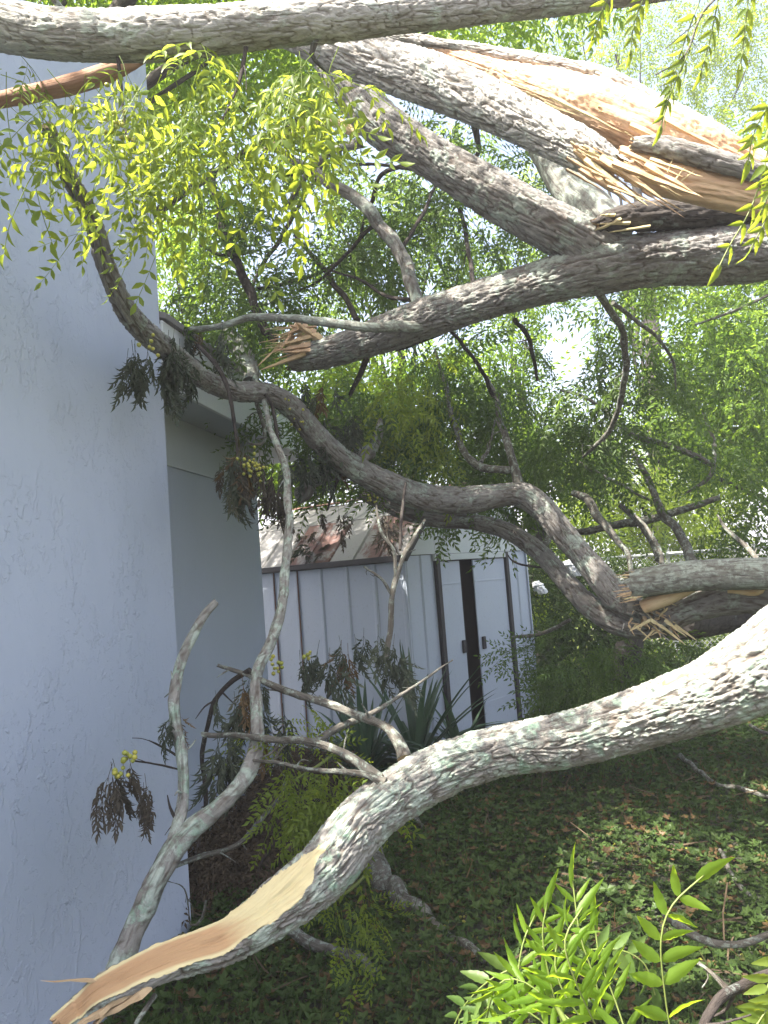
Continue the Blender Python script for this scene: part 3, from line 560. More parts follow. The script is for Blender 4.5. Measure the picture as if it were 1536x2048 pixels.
# torn left end
for (x0, y0, x1, y1, wd) in ((610, 708, 520, 740, 26), (620, 690, 545, 702, 30), (626, 672, 560, 690, 30), (612, 650, 572, 668, 30), (600, 640, 560, 700, 20), (630, 700, 560, 705, 22), (640, 680, 590, 645, 30), (560, 690, 512, 735, 14), (630, 665, 575, 650, 22)):
    a, b = P(x0, y0, 4.28), P(x1, y1, 4.2); splinter(fork, a, b - a, np.linalg.norm(b - a), wd / F_PX * 2.6, wd / F_PX * 1.8, random.choice([M_WOOD, M_WOOD_RED, M_WOOD]))
for k in range(34):
    x = rng.uniform(580, 640); y = rng.uniform(650, 705); a = P(x, y, 4.28); b = P(x - rng.uniform(20, 75), y + rng.uniform(-6, 32), 4.24); splinter(fork, a, b - a, np.linalg.norm(b - a), rng.uniform(.008, .03), .008, random.choice([M_WOOD, M_WOOD_RED, M_WOOD_PALE]))
branch('side_branch', [(838, 610, 3.95, 30), (818, 550, 4.0, 28), (790, 490, 4.05, 30), (740, 430, 4.1, 28), (690, 385, 4.15, 24), (620, 340, 4.2, 20), (545, 295, 4.3, 14)], M_BARK, fork, 14, 0.015, 0.003, 0.01)
branch('side_branch', [(900, 640, 3.9, 22), (800, 652, 3.85, 22), (700, 650, 3.85, 20), (600, 642, 3.9, 17), (520, 635, 3.95, 16), (440, 650, 4.0, 14), (360, 662, 4.05, 12)], M_BARK_SMOOTH, fork, 12, 0.015)
branch('side_branch', [(720, 285, 3.7, 24), (670, 300, 3.8, 16), (630, 330, 3.95, 15), (600, 365, 4.1, 13), (570, 420, 4.3, 10)], M_BARK, fork, 10)
branch('side_branch', [(1190, 575, 3.5, 26), (1215, 610, 3.6, 20), (1245, 660, 3.8, 19), (1252, 720, 4.0, 18), (1245, 790, 4.2, 16), (1225, 850, 4.4, 14), (1190, 890, 4.6, 11), (1165, 915, 4.8, 6)], M_TWIG, fork, 12, 0.015, 0.003, 0.01)
branch('side_branch', [(1225, 605, 3.7, 13), (1270, 640, 3.9, 11), (1310, 670, 4.1, 10), (1345, 725, 4.3, 8), (1352, 780, 4.4, 4)], M_TWIG, fork)
branch('twig', [(530, 300, 4.3, 12), (600, 262, 4.2, 14), (650, 245, 4.1, 20), (715, 262, 4.0, 24)], M_WOOD, fork)
for sp in ([(820, 600, 4.0, 12), (770, 590, 4.1, 10), (720, 560, 4.3, 8), (660, 540, 4.5, 6)], [(760, 440, 4.1, 12), (700, 500, 4.3, 10), (640, 560, 4.5, 8), (600, 580, 4.6, 5)], [(800, 500, 4.1, 12), (850, 420, 4.3, 10), (880, 340, 4.5, 6)], [(620, 345, 4.2, 10), (560, 350, 4.3, 8), (500, 370, 4.4, 4)], [(740, 690, 4.2, 20), (725, 740, 4.3, 16), (700, 790, 4.4, 10)]):
    branch('twig', sp, M_TWIG_DARK, fork, 8)

for sp in ([(425, 340, 4.7, 16), (450, 470, 4.6, 24), (485, 560, 4.5, 26), (525, 640, 4.45, 26), (548, 680, 4.4, 24)], [(590, 470, 4.9, 10), (640, 530, 4.8, 14), (690, 600, 4.6, 16), (715, 640, 4.4, 16)], [(650, 320, 5.0, 8), (590, 430, 5.0, 12), (530, 520, 4.9, 12), (500, 580, 4.8, 8)], [(500, 580, 4.8, 10), (570, 570, 4.8, 11), (640, 545, 4.9, 10), (700, 510, 5.0, 6)], [(830, 325, 4.6, 14), (765, 350, 4.7, 12), (735, 430, 4.9, 10), (700, 520, 5.0, 6)], [(895, 360, 4.8, 8), (925, 440, 4.7, 12), (940, 520, 4.5, 12), (945, 600, 4.0, 14)], [(950, 250, 4.8, 20), (960, 300, 4.9, 14), (930, 330, 5.0, 8)], [(1030, 640, 3.9, 14), (1060, 690, 4.2, 12), (1075, 760, 4.5, 8)], [(900, 660, 4.0, 10), (950, 720, 4.4, 10), (985, 790, 4.8, 12)], [(790, 700, 4.2, 10), (850, 680, 4.2, 12), (920, 640, 4.1, 9), (930, 600, 4.0, 5)], [(700, 330, 4.1, 8), (760, 330, 4.3, 9), (830, 340, 4.6, 7)], [(400, 490, 4.8, 9), (450, 510, 4.7, 9), (520, 500, 4.8, 5)]):
    branch('twig', sp, M_TWIG_DARK, fork, 8)
lich = thing('lichen_limb', 'mottled pale lichen limb standing behind the fork of the grey limb', 'tree limb', P(1170, 420, 4.0))
tube('bark', pix([(1060, 240, 4.3, 60), (1095, 310, 4.2, 66), (1135, 370, 4.1, 76), (1190, 425, 4.0, 86), (1230, 470, 3.9, 90)]), M_BARK_SMOOTH, lich, 40, 0.012, 0.004, 0.02, 0.08)

# --- arched limb across the shed
arch = thing('arched_limb', 'lichen grey limb arching from the wall corner over the eave and across the shed roof', 'tree limb', P(1040, 985, 4.9))
tube('bark', pix([(95, 250, 2.12, 30), (135, 350, 2.25, 36), (180, 430, 2.4, 40), (215, 540, 2.55, 42), (255, 625, 2.72, 46), (300, 672, 2.95, 48), (350, 712, 3.3, 46), (410, 760, 3.7, 42), (470, 782, 4.0, 42), (540, 788, 4.25, 44), (590, 820, 4.4, 46), (640, 880, 4.55, 50), (700, 930, 4.7, 52), (780, 972, 4.85, 54), (850, 995, 4.95, 56), (930, 1000, 4.98, 58), (1000, 990, 4.98, 48), (1045, 990, 4.97, 54), (1085, 1018, 4.93, 52), (1122, 1062, 4.86, 50), (1160, 1108, 4.78, 50), (1198, 1152, 4.68, 54), (1240, 1200, 4.56, 58), (1300, 1236, 4.42, 48)]), M_BARK, arch, 80, 0.008, 0.008, 0.016, 0.07, 0, jag=(0, .07))
for (x0, y0, x1, y1, wd, mm) in ((1240, 1190, 1320, 1232, 50, M_BARK), (1250, 1215, 1325, 1222, 40, M_BARK), (1255, 1200, 1330, 1215, 26, M_BARK_PALE)):
    a, b = P(x0, y0, 4.36), P(x1, y1, 4.34); splinter(arch, a, b - a, np.linalg.norm(b - a), wd / F_PX * 4.4, wd / F_PX * 2.4, mm)
branch('side_branch', [(1045, 985, 4.95, 34), (1030, 940, 5.0, 24), (1015, 890, 5.05, 20), (1000, 830, 5.1, 17), (985, 780, 5.2, 14), (960, 740, 5.3, 8)], M_TWIG, arch)
branch('side_branch', [(1030, 938, 5.0, 20), (985, 940, 5.05, 20), (950, 930, 5.1, 20), (925, 900, 5.15, 18), (910, 850, 5.2, 15), (895, 790, 5.3, 13), (880, 740, 5.4, 10), (870, 700, 5.5, 6)], M_TWIG, arch)
branch('twig', [(962, 925, 5.1, 12), (978, 890, 5.2, 9), (990, 840, 5.3, 5)], M_TWIG, arch)
branch('side_branch', [(600, 990, 4.95, 34), (640, 955, 4.85, 34), (700, 930, 4.75, 34), (740, 900, 4.9, 28), (755, 870, 5.0, 22), (760, 840, 5.1, 10)], M_BARK, arch, 14, 0.015, 0.003)
branch('twig', [(655, 1020, 4.7, 5), (665, 985, 4.8, 8), (690, 930, 4.7, 10)], M_TWIG_DARK, arch)
branch('twig', [(1280, 1235, 4.5, 14), (1255, 1110, 4.7, 14), (1210, 1050, 4.9, 20), (1180, 1000, 5.0, 22), (1145, 985, 5.1, 14)], M_TWIG, arch)

low = thing('low_limb', 'grey limb sagging below the arched limb across the shed gable to a brown torn fork', 'tree limb', P(1230, 1250, 4.6))
tube('bark', pix([(720, 985, 5.7, 26), (800, 1022, 5.65, 30), (870, 1040, 5.6, 30), (950, 1044, 5.55, 33), (1018, 1064, 5.4, 35), (1083, 1108, 5.2, 38), (1132, 1164, 5.0, 40), (1182, 1214, 4.8, 46), (1240, 1246, 4.62, 54), (1310, 1248, 4.45, 56), (1380, 1215, 4.3, 58), (1460, 1195, 4.2, 72), (1536, 1192, 4.1, 78), (1660, 1200, 4.0, 80)]), M_BARK, low, 64, 0.011, 0.008, 0.020, 0.08)
branch('twig', [(1050, 1100, 5.3, 14), (1095, 1085, 5.35, 18), (1100, 1040, 5.5, 10)], M_TWIG, low)
branch('twig', [(1090, 1135, 5.2, 6), (1050, 1132, 5.3, 6), (1025, 1122, 5.35, 5), (1016, 1110, 5.4, 3)], M_TWIG_DARK, low)
branch('split_wood', [(1285, 1215, 4.28, 26), (1340, 1190, 4.22, 34), (1400, 1165, 4.18, 22), (1440, 1158, 4.16, 8)], M_WOOD, low, wob=0)
for k in range(40):
    x = rng.uniform(1245, 1350); y = rng.uniform(1195, 1262); a = P(x, y, 4.34); b = P(x + rng.uniform(-30, 45), y + rng.uniform(2, 30), 4.28); splinter(low, a, b - a, np.linalg.norm(b - a), rng.uniform(.006, .03), .008, random.choice([M_WOOD, M_WOOD_PALE, M_BARK_PALE]))
for (x0, y0, x1, y1, wd) in ((1300, 1238, 1345, 1268, 12), (1330, 1240, 1375, 1275, 12), (1300, 1240, 1260, 1262, 9), (1320, 1250, 1372, 1290, 8), (1350, 1250, 1395, 1282, 6)):
    a, b = P(x0, y0, 4.3), P(x1, y1, 4.25); splinter(low, a, b - a, np.linalg.norm(b - a), wd / F_PX * 4.3, .02, M_WOOD_PALE)
branch('twig', [(1455, 1180, 4.05, 12), (1520, 1178, 4.0, 14), (1522, 1150, 3.98, 12)], M_WOOD, low)

for sp in ([(1210, 830, 5.4, 10), (1270, 870, 5.3, 14), (1340, 895, 5.2, 15), (1430, 930, 5.1, 16)], [(1405, 820, 5.3, 9), (1428, 890, 5.2, 13), (1420, 950, 5.1, 12), (1375, 985, 5.2, 6)], [(1265, 900, 5.6, 12), (1300, 960, 5.5, 18), (1330, 1030, 5.4, 22), (1375, 1100, 5.2, 26), (1400, 1140, 5.0, 26)], [(1060, 1055, 5.9, 10), (1160, 1065, 5.8, 16), (1260, 1045, 5.7, 20), (1350, 1020, 5.6, 18), (1440, 995, 5.5, 14)], [(1240, 1010, 5.5, 14), (1290, 1060, 5.4, 20), (1320, 1120, 5.2, 22)], [(1150, 920, 5.8, 8), (1220, 960, 5.7, 9), (1300, 1000, 5.6, 7)], [(1120, 780, 5.6, 6), (1180, 800, 5.5, 9), (1240, 850, 5.4, 11)], [(1536, 590, 4.6, 9), (1470, 620, 4.6, 8), (1390, 650, 4.7, 6)], [(1140, 1240, 5.4, 10), (1070, 1270, 5.6, 10), (1020, 1275, 5.8, 6)]):
    branch('twig', sp, M_TWIG, low, 8)
brk = thing('broken_limb', 'smooth pale limb with a jagged broken left end lying above the torn fork', 'broken limb', P(1400, 1150, 4.1))
tube('bark', pix([(1262, 1170, 4.25, 56), (1300, 1163, 4.2, 58), (1380, 1152, 4.1, 60), (1460, 1148, 4.0, 62), (1536, 1146, 3.9, 64), (1680, 1144, 3.8, 66)]), M_BARK_SMOOTH, brk, 56, 0.010, 0.003, 0.02, 0.06, 0, jag=(.06, 0), capdeep=.8)
for k in range(26):
    x = rng.uniform(1262, 1290); y = rng.uniform(1145, 1200); a = P(x, y, 4.2); b = P(x - rng.uniform(12, 48), y + rng.uniform(-4, 12), 4.21); splinter(brk, a, b - a, np.linalg.norm(b - a), rng.uniform(.008, .026), .01, random.choice([M_WOOD, M_WOOD_PALE, M_WOOD_RED]))
for (x0, y0, x1, y1, wd) in ((1290, 1150, 1240, 1155, 18), (1290, 1180, 1232, 1190, 20), (1280, 1165, 1236, 1172, 16), (1285, 1190, 1250, 1205, 14)):
    a, b = P(x0, y0, 4.2), P(x1, y1, 4.22); splinter(brk, a, b - a, np.linalg.norm(b - a), wd / F_PX * 4.2, .02, M_WOOD)
branch('twig', [(1540, 1140, 3.9, 14), (1500, 1100, 4.1, 13), (1450, 1055, 4.2, 9), (1435, 1030, 4.3, 5)], M_TWIG, brk)
branch('twig', [(1325, 1140, 4.2, 14), (1318, 1100, 4.3, 11), (1300, 1065, 4.4, 10), (1270, 1030, 4.5, 6)], M_TWIG, brk)
stump = thing('tree_stump', 'dark brown stump standing under the torn fork beside the shed', 'stump', G(1235, 1420))
gp = G(1235, 1430); hp = P(1265, 1262, gp[1] - .2)
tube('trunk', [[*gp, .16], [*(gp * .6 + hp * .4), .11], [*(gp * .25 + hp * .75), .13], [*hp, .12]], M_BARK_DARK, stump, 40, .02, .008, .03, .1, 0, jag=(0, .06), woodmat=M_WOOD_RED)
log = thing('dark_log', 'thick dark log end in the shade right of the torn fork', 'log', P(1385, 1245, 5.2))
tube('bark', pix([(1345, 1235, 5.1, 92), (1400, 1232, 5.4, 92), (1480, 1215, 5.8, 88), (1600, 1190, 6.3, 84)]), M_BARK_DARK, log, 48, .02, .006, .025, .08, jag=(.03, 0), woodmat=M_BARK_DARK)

# --- the limbs go on beyond the right edge of the view
def goon(parent, m, sp, bark=.008, w=.02, seg=48): tube('bark', pix(sp), m, parent, seg, .025, bark, w, .08)
goon(fg, M_BARK_LICHEN, [(1600, 1286, 2.20, 180), (1720, 1215, 2.16, 194), (2050, 1080, 2.2, 205), (2500, 960, 2.5, 200), (3000, 900, 3.0, 190)])
goon(fork, M_BARK, [(1640, 480, 3.45, 130), (1800, 462, 3.45, 132), (2200, 450, 3.5, 140), (2700, 520, 3.6, 150), (3100, 640, 3.7, 160)])
goon(sp_, M_BARK_PALE, [(1600, 385, 2.84, 120), (1750, 425, 2.83, 150), (2100, 500, 2.9, 165), (2500, 590, 3.1, 170), (2900, 690, 3.4, 170)], .01)
goon(low, M_BARK, [(1600, 1196, 4.05, 78), (1800, 1204, 4.0, 82), (2200, 1190, 4.1, 90), (2600, 1200, 4.3, 100)])
goon(brk, M_BARK_SMOOTH, [(1620, 1145, 3.85, 64), (1800, 1142, 3.8, 68), (2200, 1130, 3.9, 74), (2600, 1140, 4.1, 80)], .003)
goon(over, M_BARK_PALE, [(1560, -58, 2.36, 50), (1750, -84, 2.44, 48), (2200, -130, 2.7, 44), (2700, -160, 3.0, 38)], .004)
goon(log, M_BARK_DARK, [(1560, 1198, 6.1, 84), (1700, 1175, 6.5, 84), (2100, 1150, 7.0, 84), (2500, 1160, 7.6, 84)])
# --- pieces lying on the eave
stub = thing('eave_stub', 'pale lichen stub resting on the roof edge below the torn limb end', 'broken branch', P(490, 720, 4.35))
tube('bark', pix([(455, 672, 4.6, 40), (485, 705, 4.5, 42), (500, 740, 4.42, 40), (500, 765, 4.35, 30)]), M_BARK_SMOOTH, stub, 28, .012, .004, .015, .12)
branch('twig', [(505, 760, 4.3, 13), (520, 830, 4.25, 12), (530, 880, 4.2, 10), (505, 888, 4.15, 6), (492, 878, 4.1, 4)], M_TWIG, stub)
hang = thing('hanging_twig', 'thin dark twig hanging over the eave in front of the soffit', 'twig', P(450, 760, 3.7))
branch('stem', [(395, 690, 3.8, 12), (430, 725, 3.75, 13), (455, 770, 3.7, 12), (468, 830, 3.66, 10), (475, 900, 3.62, 7), (470, 960, 3.6, 4)], M_TWIG_DARK, hang)
branch('side_branch', [(500, 770, 4.3, 10), (540, 800, 4.1, 10), (555, 870, 4.0, 10), (565, 930, 3.9, 9)], M_TWIG_DARK, hang)

upt = thing('shed_twig', 'slender bare twig with a fork and wilted leaves in front of the shed side', 'twig', P(790, 1290, 3.6))
branch('stem', [(772, 1320, 3.5, 14), (778, 1250, 3.55, 16), (785, 1180, 3.6, 15), (800, 1130, 3.65, 14), (828, 1080, 3.7, 12), (850, 1040, 3.8, 7)], M_TWIG, upt)
branch('side_branch', [(792, 1150, 3.62, 10), (785, 1100, 3.66, 10), (765, 1070, 3.7, 9), (752, 1010, 3.8, 6)], M_TWIG, upt)
branch('side_branch', [(783, 1190, 3.6, 9), (765, 1162, 3.62, 8), (728, 1133, 3.65, 6)], M_TWIG, upt)
branch('twig', [(800, 1100, 3.66, 8), (806, 1010, 3.8, 9), (812, 965, 3.9, 5)], M_TWIG_DARK, upt)

# dead stems and sticks on the ground
def stick(sp, m, label, cat='fallen stick'):
    pts = []
    for px, py, z, wd in sp:
        g = G(px, py, z); pts.append([*g, .5 * wd / F_PX * g[1]])
    t = thing('fallen_stick', label, cat, pts[0][:3], 'sticks lying on the ground'); tube('stem', pts, m, t, 10, .02, .0015, .008, .1, .12); return t
stick([(735, 1700, .12, 44), (790, 1790, .06, 40), (880, 1860, .05, 24), (990, 1930, .04, 16)], M_TWIG, 'long grey stick on the weeds running from under the trunk')
stick([(565, 1855, .14, 20), (640, 1890, .08, 24), (700, 1915, .06, 26), (758, 1955, .05, 26)], M_TWIG, 'short stick with a pale snapped end below the fallen trunk')
stick([(690, 1905, .06, 12), (690, 1950, .04, 10), (687, 1990, .03, 9)], M_TWIG_DARK, 'thin dark twig crossing below the short snapped stick')
stick([(1360, 1510, .08, 9), (1420, 1560, .06, 9), (1480, 1578, .05, 9), (1560, 1600, .05, 8)], M_TWIG, 'pale thin stick on shaded ground right of the trunk')
stick([(1500, 1450, .2, 7), (1560, 1480, .15, 7)], M_TWIG, 'thin stick near the right edge under the sunlit trunk')
stick([(1440, 1700, .05, 8), (1470, 1760, .03, 10), (1500, 1790, .03, 8)], M_TWIG, 'small grey stick at the right among shaded weeds')
stick([(820, 1620, .06, 10), (850, 1655, .03, 8), (890, 1660, .02, 6)], M_TWIG, 'little forked stick on bare soil behind the trunk')
stick([(1180, 1640, .03, 7), (1260, 1650, .03, 8), (1340, 1640, .03, 6)], M_TWIG_DARK, 'straight thin stick across the middle of the shaded ground')
stick([(840, 1855, .05, 16), (900, 1920, .04, 14), (930, 1960, .03, 8)], M_TWIG_DARK, 'dark stick beside the long grey stick')
stick([(1330, 1830, .3, 14), (1400, 1880, .28, 16), (1470, 1890, .3, 14), (1560, 1860, .35, 12)], M_TWIG, 'curved grey stick behind the bright frond at lower right')

# ------------------------------------------------------------------ leaves
def frame(d, up):
    x = nrm(d); y = np.cross(up, x); y = nrm(y) if np.linalg.norm(y) > 1e-4 else nrm(np.cross([0, 1, 0], x)); return np.stack([x, y, np.cross(x, y)], 1)
def leaflet(p, d, up, L, W, lod, g, curl=0.25):
    A = frame(d, up)
    if lod == 0: v = np.array([[0, 0, 0], [.42, .5, .10], [1, 0, -curl], [.42, -.5, .10]]); f = [[0, 3, 2], [0, 2, 1]]
    else:
        v = np.array([[0, 0, 0], [.22, .34, .07], [.22, 0, .0], [.22, -.34, .07], [.52, .50, .06], [.52, 0, -.04], [.52, -.48, .06], [.8, .25, -.06], [.8, 0, -.14], [.8, -.24, -.06], [1.05, 0.02, -.3]])
        v[:, 2] *= curl / .25
        f = [[0, 2, 1], [0, 3, 2], [1, 2, 5, 4], [2, 3, 6, 5], [4, 5, 8, 7], [5, 6, 9, 8], [7, 8, 10], [8, 9, 10]]
    v = v * np.array([L, W, L * .9]); return p + v @ A.T, f
def strip(p, q, wd, up=(0, 0, 1)):
    d = nrm(q - p); y = nrm(np.cross(up, d) + 1e-6); z = np.cross(d, y); pts = []
    for c in (p, q):
        pts += [c + y * wd, c - y * .6 * wd + z * wd, c - y * .6 * wd - z * wd]
    return pts, [[0, 1, 4, 3], [1, 2, 5, 4], [2, 0, 3, 5]]
def pinna(V, Fc, base, A, npair, L, ll, lw, droop, lod, g, t0=.15, wilt=0.0, sw=.0012):
    ax, ay, az = A[:, 0], A[:, 1], A[:, 2]
    def at(t): return base + ax * t * L - UPV * droop * L * t * t
    n = 4; prev = at(0)
    for k in range(1, n + 1):
        q = at(k / n); pts, fs = strip(prev, q, sw); b = len(V); V += list(pts); Fc += [[b + i for i in f] for f in fs]; prev = q
    for k in range(npair):
        t = t0 + (1 - t0) * k / max(1, npair - 0.5); sz = (1 - .45 * abs(t - .45)) * g.uniform(.85, 1.12)
        for sg in (-1, 1):
            d = ax * g.uniform(.45, .75) * (1 + 3.5 * wilt) + ay * sg * g.uniform(.75, 1) + (-UPV * (.15 + .25 * g.random()) if not wilt else az * .8 * g.normal())
            up = az + .5 * g.normal(size=3) * .6
            v, fs = leaflet(at(t), d, up, ll * sz, lw * sz * (1 - .6 * min(1, wilt)), lod, g, .25 + wilt * .5); b = len(V); V += list(v); Fc += [[b + i for i in f] for f in fs]
    v, fs = leaflet(at(1), ax - UPV * droop * (0 if wilt else 1), az, ll * 1.05, lw, lod, g); b = len(V); V += list(v); Fc += [[b + i for i in f] for f in fs]
def make_leaf(seed, L=.34, npin=3, npair=3, ll=.05, lw=.021, droop=.35, lod=1, wilt=0.0):
    g = np.random.default_rng(seed); V, Fc = [], []; ax = np.array([1.0, 0, 0])
    def at(t): return ax * t * L - UPV * droop * L * t * t
    prev = at(0)
    for k in range(1, 6):
        q = at(k / 5); pts, fs = strip(prev, q, .0016); b = len(V); V += list(pts); Fc += [[b + i for i in f] for f in fs]; prev = q
    for k in range(npin):
        t = .30 + .62 * k / max(1, npin - .4)
        for sg in (-1, 1):
            d = nrm([.7 + wilt * 3.2, sg * g.uniform(.5, 1), (-.2 - .3 * g.random()) if not wilt else .9 * g.normal()]); A = frame(d, [0, 0, 1])
            pinna(V, Fc, at(t), A, npair, L * (.5 - .12 * k / npin) * g.uniform(.85, 1.1), ll, lw, .3, lod, g, .28, wilt)
    d = nrm(ax - UPV * droop * 1.6); pinna(V, Fc, at(1), frame(d, [0, 0, 1]), npair, L * .42, ll, lw, .25, lod, g, .25, wilt)
    return np.array(V), Fc
def leaf_mesh(name, VF, m):
    V, Fc = VF; return mesh_np(name, V, [np.array([f for f in Fc if len(f) == k]) for k in (3, 4)], m, None, None, True)
LEAF_FRESH = [leaf_mesh('leaf', make_leaf(100 + k, .36, 2, 3, .055, .022, .35), M_LEAF) for k in range(6)]
LEAF_MID = [leaf_mesh('leaf', make_leaf(120 + k, .40, 4, 4, .050, .019, .45, 0), M_LEAF_MID) for k in range(6)]
LEAF_YEL = [leaf_mesh('leaf', make_leaf(130 + k, .36, 3, 4, .050, .020, .45, 0), M_LEAF) for k in range(4)]
LEAF_WILT = [leaf_mesh('wilted_leaf', make_leaf(140 + k, .26, 3, 4, .060, .024, .08, 1, .6), M_WILT) for k in range(5)]
LEAF_DRY = [leaf_mesh('dry_leaf', make_leaf(150 + k, .24, 3, 4, .055, .022, .08, 1, .7), M_DRY) for k in range(4)]

def place(name, meshes, parent, p, d, sc=1.0, up=None):
    up = up if up is not None else nrm(np.array([0, 0, 1.0]) + .5 * rng.normal(size=3)); A = frame(d, up) * sc
    M = Matrix(((*A[0], p[0]), (*A[1], p[1]), (*A[2], p[2]), (0, 0, 0, 1)))
    return link(name, meshes[rng.integers(len(meshes))], parent, M)
def leaf_cloud(parent, meshes, clumps, down=.5, name='leaf', sc=1.0):
    """clumps: (px, py, Y, radius m, count)"""
    for px, py, Y, rad, n in clumps:
        c = P(px, py, Y)
        for _ in range(n):
            o = rng.normal(size=3); o = o / np.linalg.norm(o) * rad * rng.random() ** .5 * np.array([1, 1.2, .8])
            d = nrm(nrm(o) + .6 * rng.normal(size=3) - down * UPV); place(name, meshes, parent, c + o, d, sc * rng.uniform(.75, 1.2))

# sunlit sprays under the overhead limb
def spray(parent, meshes, x0, x1, y0, y1, Y0, Y1, n, sc=.8, down=.9):
    for _ in range(n):
        p = P(rng.uniform(x0, x1), rng.uniform(y0, y1), rng.uniform(Y0, Y1)); d = nrm(np.array([rng.normal() * .8, rng.normal() * .6, -down + .4 * rng.normal()]))
        place('leaf', meshes, parent, p, d, sc * rng.uniform(.7, 1.15))
spray(over, LEAF_FRESH, -30, 280, 90, 180, 1.75, 2.05, 14, .72)
spray(over, LEAF_FRESH, 120, 420, 120, 260, 1.7, 2.1, 12, .72)
spray(over, LEAF_FRESH, 300, 640, 90, 200, 1.75, 2.2, 20, .72)
spray(over, LEAF_FRESH, 250, 480, 200, 330, 1.8, 2.3, 9, .7)
spray(over, LEAF_FRESH, 180, 300, 300, 400, 1.8, 1.95, 4, .6)
spray(over, LEAF_FRESH, 560, 720, 80, 200, 2.0, 2.4, 10)
for _ in range(46):  # unseen leaves added out of view to shade the left of the foreground trunk
    p = np.array([rng.uniform(-1.75, -1.05), rng.uniform(1.3, 1.85), rng.uniform(3.15, 3.55)]); place('leaf', LEAF_FRESH, over, p, nrm(rng.normal(size=3) - [0, 0, .4]), rng.uniform(.8, 1.2))
# mid crown leaves on the limbs
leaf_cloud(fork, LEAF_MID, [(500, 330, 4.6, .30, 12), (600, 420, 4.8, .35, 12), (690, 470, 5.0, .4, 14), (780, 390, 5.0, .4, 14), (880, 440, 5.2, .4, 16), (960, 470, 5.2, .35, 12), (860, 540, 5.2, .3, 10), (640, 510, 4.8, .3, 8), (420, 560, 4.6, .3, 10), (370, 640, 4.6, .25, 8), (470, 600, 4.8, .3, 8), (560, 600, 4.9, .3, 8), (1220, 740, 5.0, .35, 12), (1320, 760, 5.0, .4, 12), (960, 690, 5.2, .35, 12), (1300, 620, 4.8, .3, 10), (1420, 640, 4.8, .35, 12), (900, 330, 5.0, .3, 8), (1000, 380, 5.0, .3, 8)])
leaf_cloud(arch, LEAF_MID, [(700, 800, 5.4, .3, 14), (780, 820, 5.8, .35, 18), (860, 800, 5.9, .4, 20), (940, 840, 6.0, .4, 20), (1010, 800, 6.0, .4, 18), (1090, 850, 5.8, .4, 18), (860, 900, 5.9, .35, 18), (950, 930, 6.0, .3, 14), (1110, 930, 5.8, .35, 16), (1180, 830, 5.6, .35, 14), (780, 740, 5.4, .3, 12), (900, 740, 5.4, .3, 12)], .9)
leaf_cloud(arch, LEAF_YEL, [(820, 760, 5.0, .25, 10), (800, 690, 5.0, .2, 6), (840, 850, 5.2, .2, 6)], 1.1)
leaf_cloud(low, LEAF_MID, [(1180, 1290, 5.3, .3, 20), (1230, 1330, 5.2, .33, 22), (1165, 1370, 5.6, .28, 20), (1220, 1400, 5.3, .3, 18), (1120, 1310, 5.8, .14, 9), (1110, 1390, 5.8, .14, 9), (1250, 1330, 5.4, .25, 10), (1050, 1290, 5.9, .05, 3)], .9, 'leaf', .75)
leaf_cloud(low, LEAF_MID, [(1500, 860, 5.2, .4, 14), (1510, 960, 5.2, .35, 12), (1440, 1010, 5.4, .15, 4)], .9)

leaf_cloud(arch, LEAF_MID, [(700, 880, 5.3, .18, 10), (600, 780, 4.7, .15, 6), (680, 760, 5.0, .2, 10)], 1.2)
# wilted bunches
def bunch(parent, meshes, px, py, Y, n, spread=.05, sc=.9, name='wilted_leaf'):
    c = P(px, py, Y)
    for _ in range(max(2, int(n * .8))):
        d = nrm(np.array([rng.normal() * .13, rng.normal() * .13, -1])); place(name, meshes, parent, c + rng.normal(size=3) * np.array([spread, spread, spread * .5]) * .8, d, sc * .82 * rng.uniform(.6, 1.15), nrm(rng.normal(size=3) * np.array([1, 1, .2])))
bunch(arch, LEAF_WILT, 275, 680, 2.75, 7, .03, .8); bunch(arch, LEAF_WILT, 355, 680, 3.2, 9, .06, .9); bunch(arch, LEAF_WILT, 330, 700, 3.2, 5, .04, .9)
bunch(arch, LEAF_WILT, 410, 640, 4.0, 8, .08, 1.0); bunch(arch, LEAF_WILT, 620, 890, 4.5, 10, .10, .9); bunch(arch, LEAF_WILT, 680, 830, 4.7, 12, .12, 1.1); bunch(arch, LEAF_WILT, 610, 760, 4.4, 8, .10, .8)
bunch(hang, LEAF_WILT, 470, 890, 3.62, 7, .04, .9); bunch(hang, LEAF_DRY, 525, 920, 3.75, 12, .10, .9, 'dry_leaf'); bunch(hang, LEAF_WILT, 475, 950, 3.6, 5, .04, .8); bunch(hang, LEAF_DRY, 540, 960, 3.8, 8, .08, .8, 'dry_leaf')
bunch(arch, LEAF_DRY, 650, 1020, 5.3, 6, .10, .9, 'dry_leaf')
bunch(lean, LEAF_WILT, 500, 1345, 2.8, 6, .03, .6); bunch(lean, LEAF_WILT, 450, 1470, 2.6, 8, .03, .75); bunch(lean, LEAF_WILT, 480, 1380, 2.8, 6, .04, .7); bunch(lean, LEAF_WILT, 540, 1400, 2.85, 5, .04, .7)
bunch(lean, LEAF_DRY, 245, 1515, 2.36, 7, .03, .62, 'dry_leaf'); bunch(lean, LEAF_DRY, 275, 1560, 2.38, 4, .02, .5, 'dry_leaf'); bunch(lean, LEAF_WILT, 360, 1420, 2.6, 3, .01, .5); bunch(lean, LEAF_WILT, 340, 1420, 2.5, 3, .01, .5)
bunch(upt, LEAF_DRY, 790, 1020, 3.75, 6, .05, .7, 'dry_leaf'); bunch(upt, LEAF_WILT, 765, 1280, 3.5, 12, .09, .8); bunch(upt, LEAF_WILT, 690, 1300, 3.4, 8, .07, .8); bunch(upt, LEAF_WILT, 625, 1300, 3.3, 6, .04, .7)
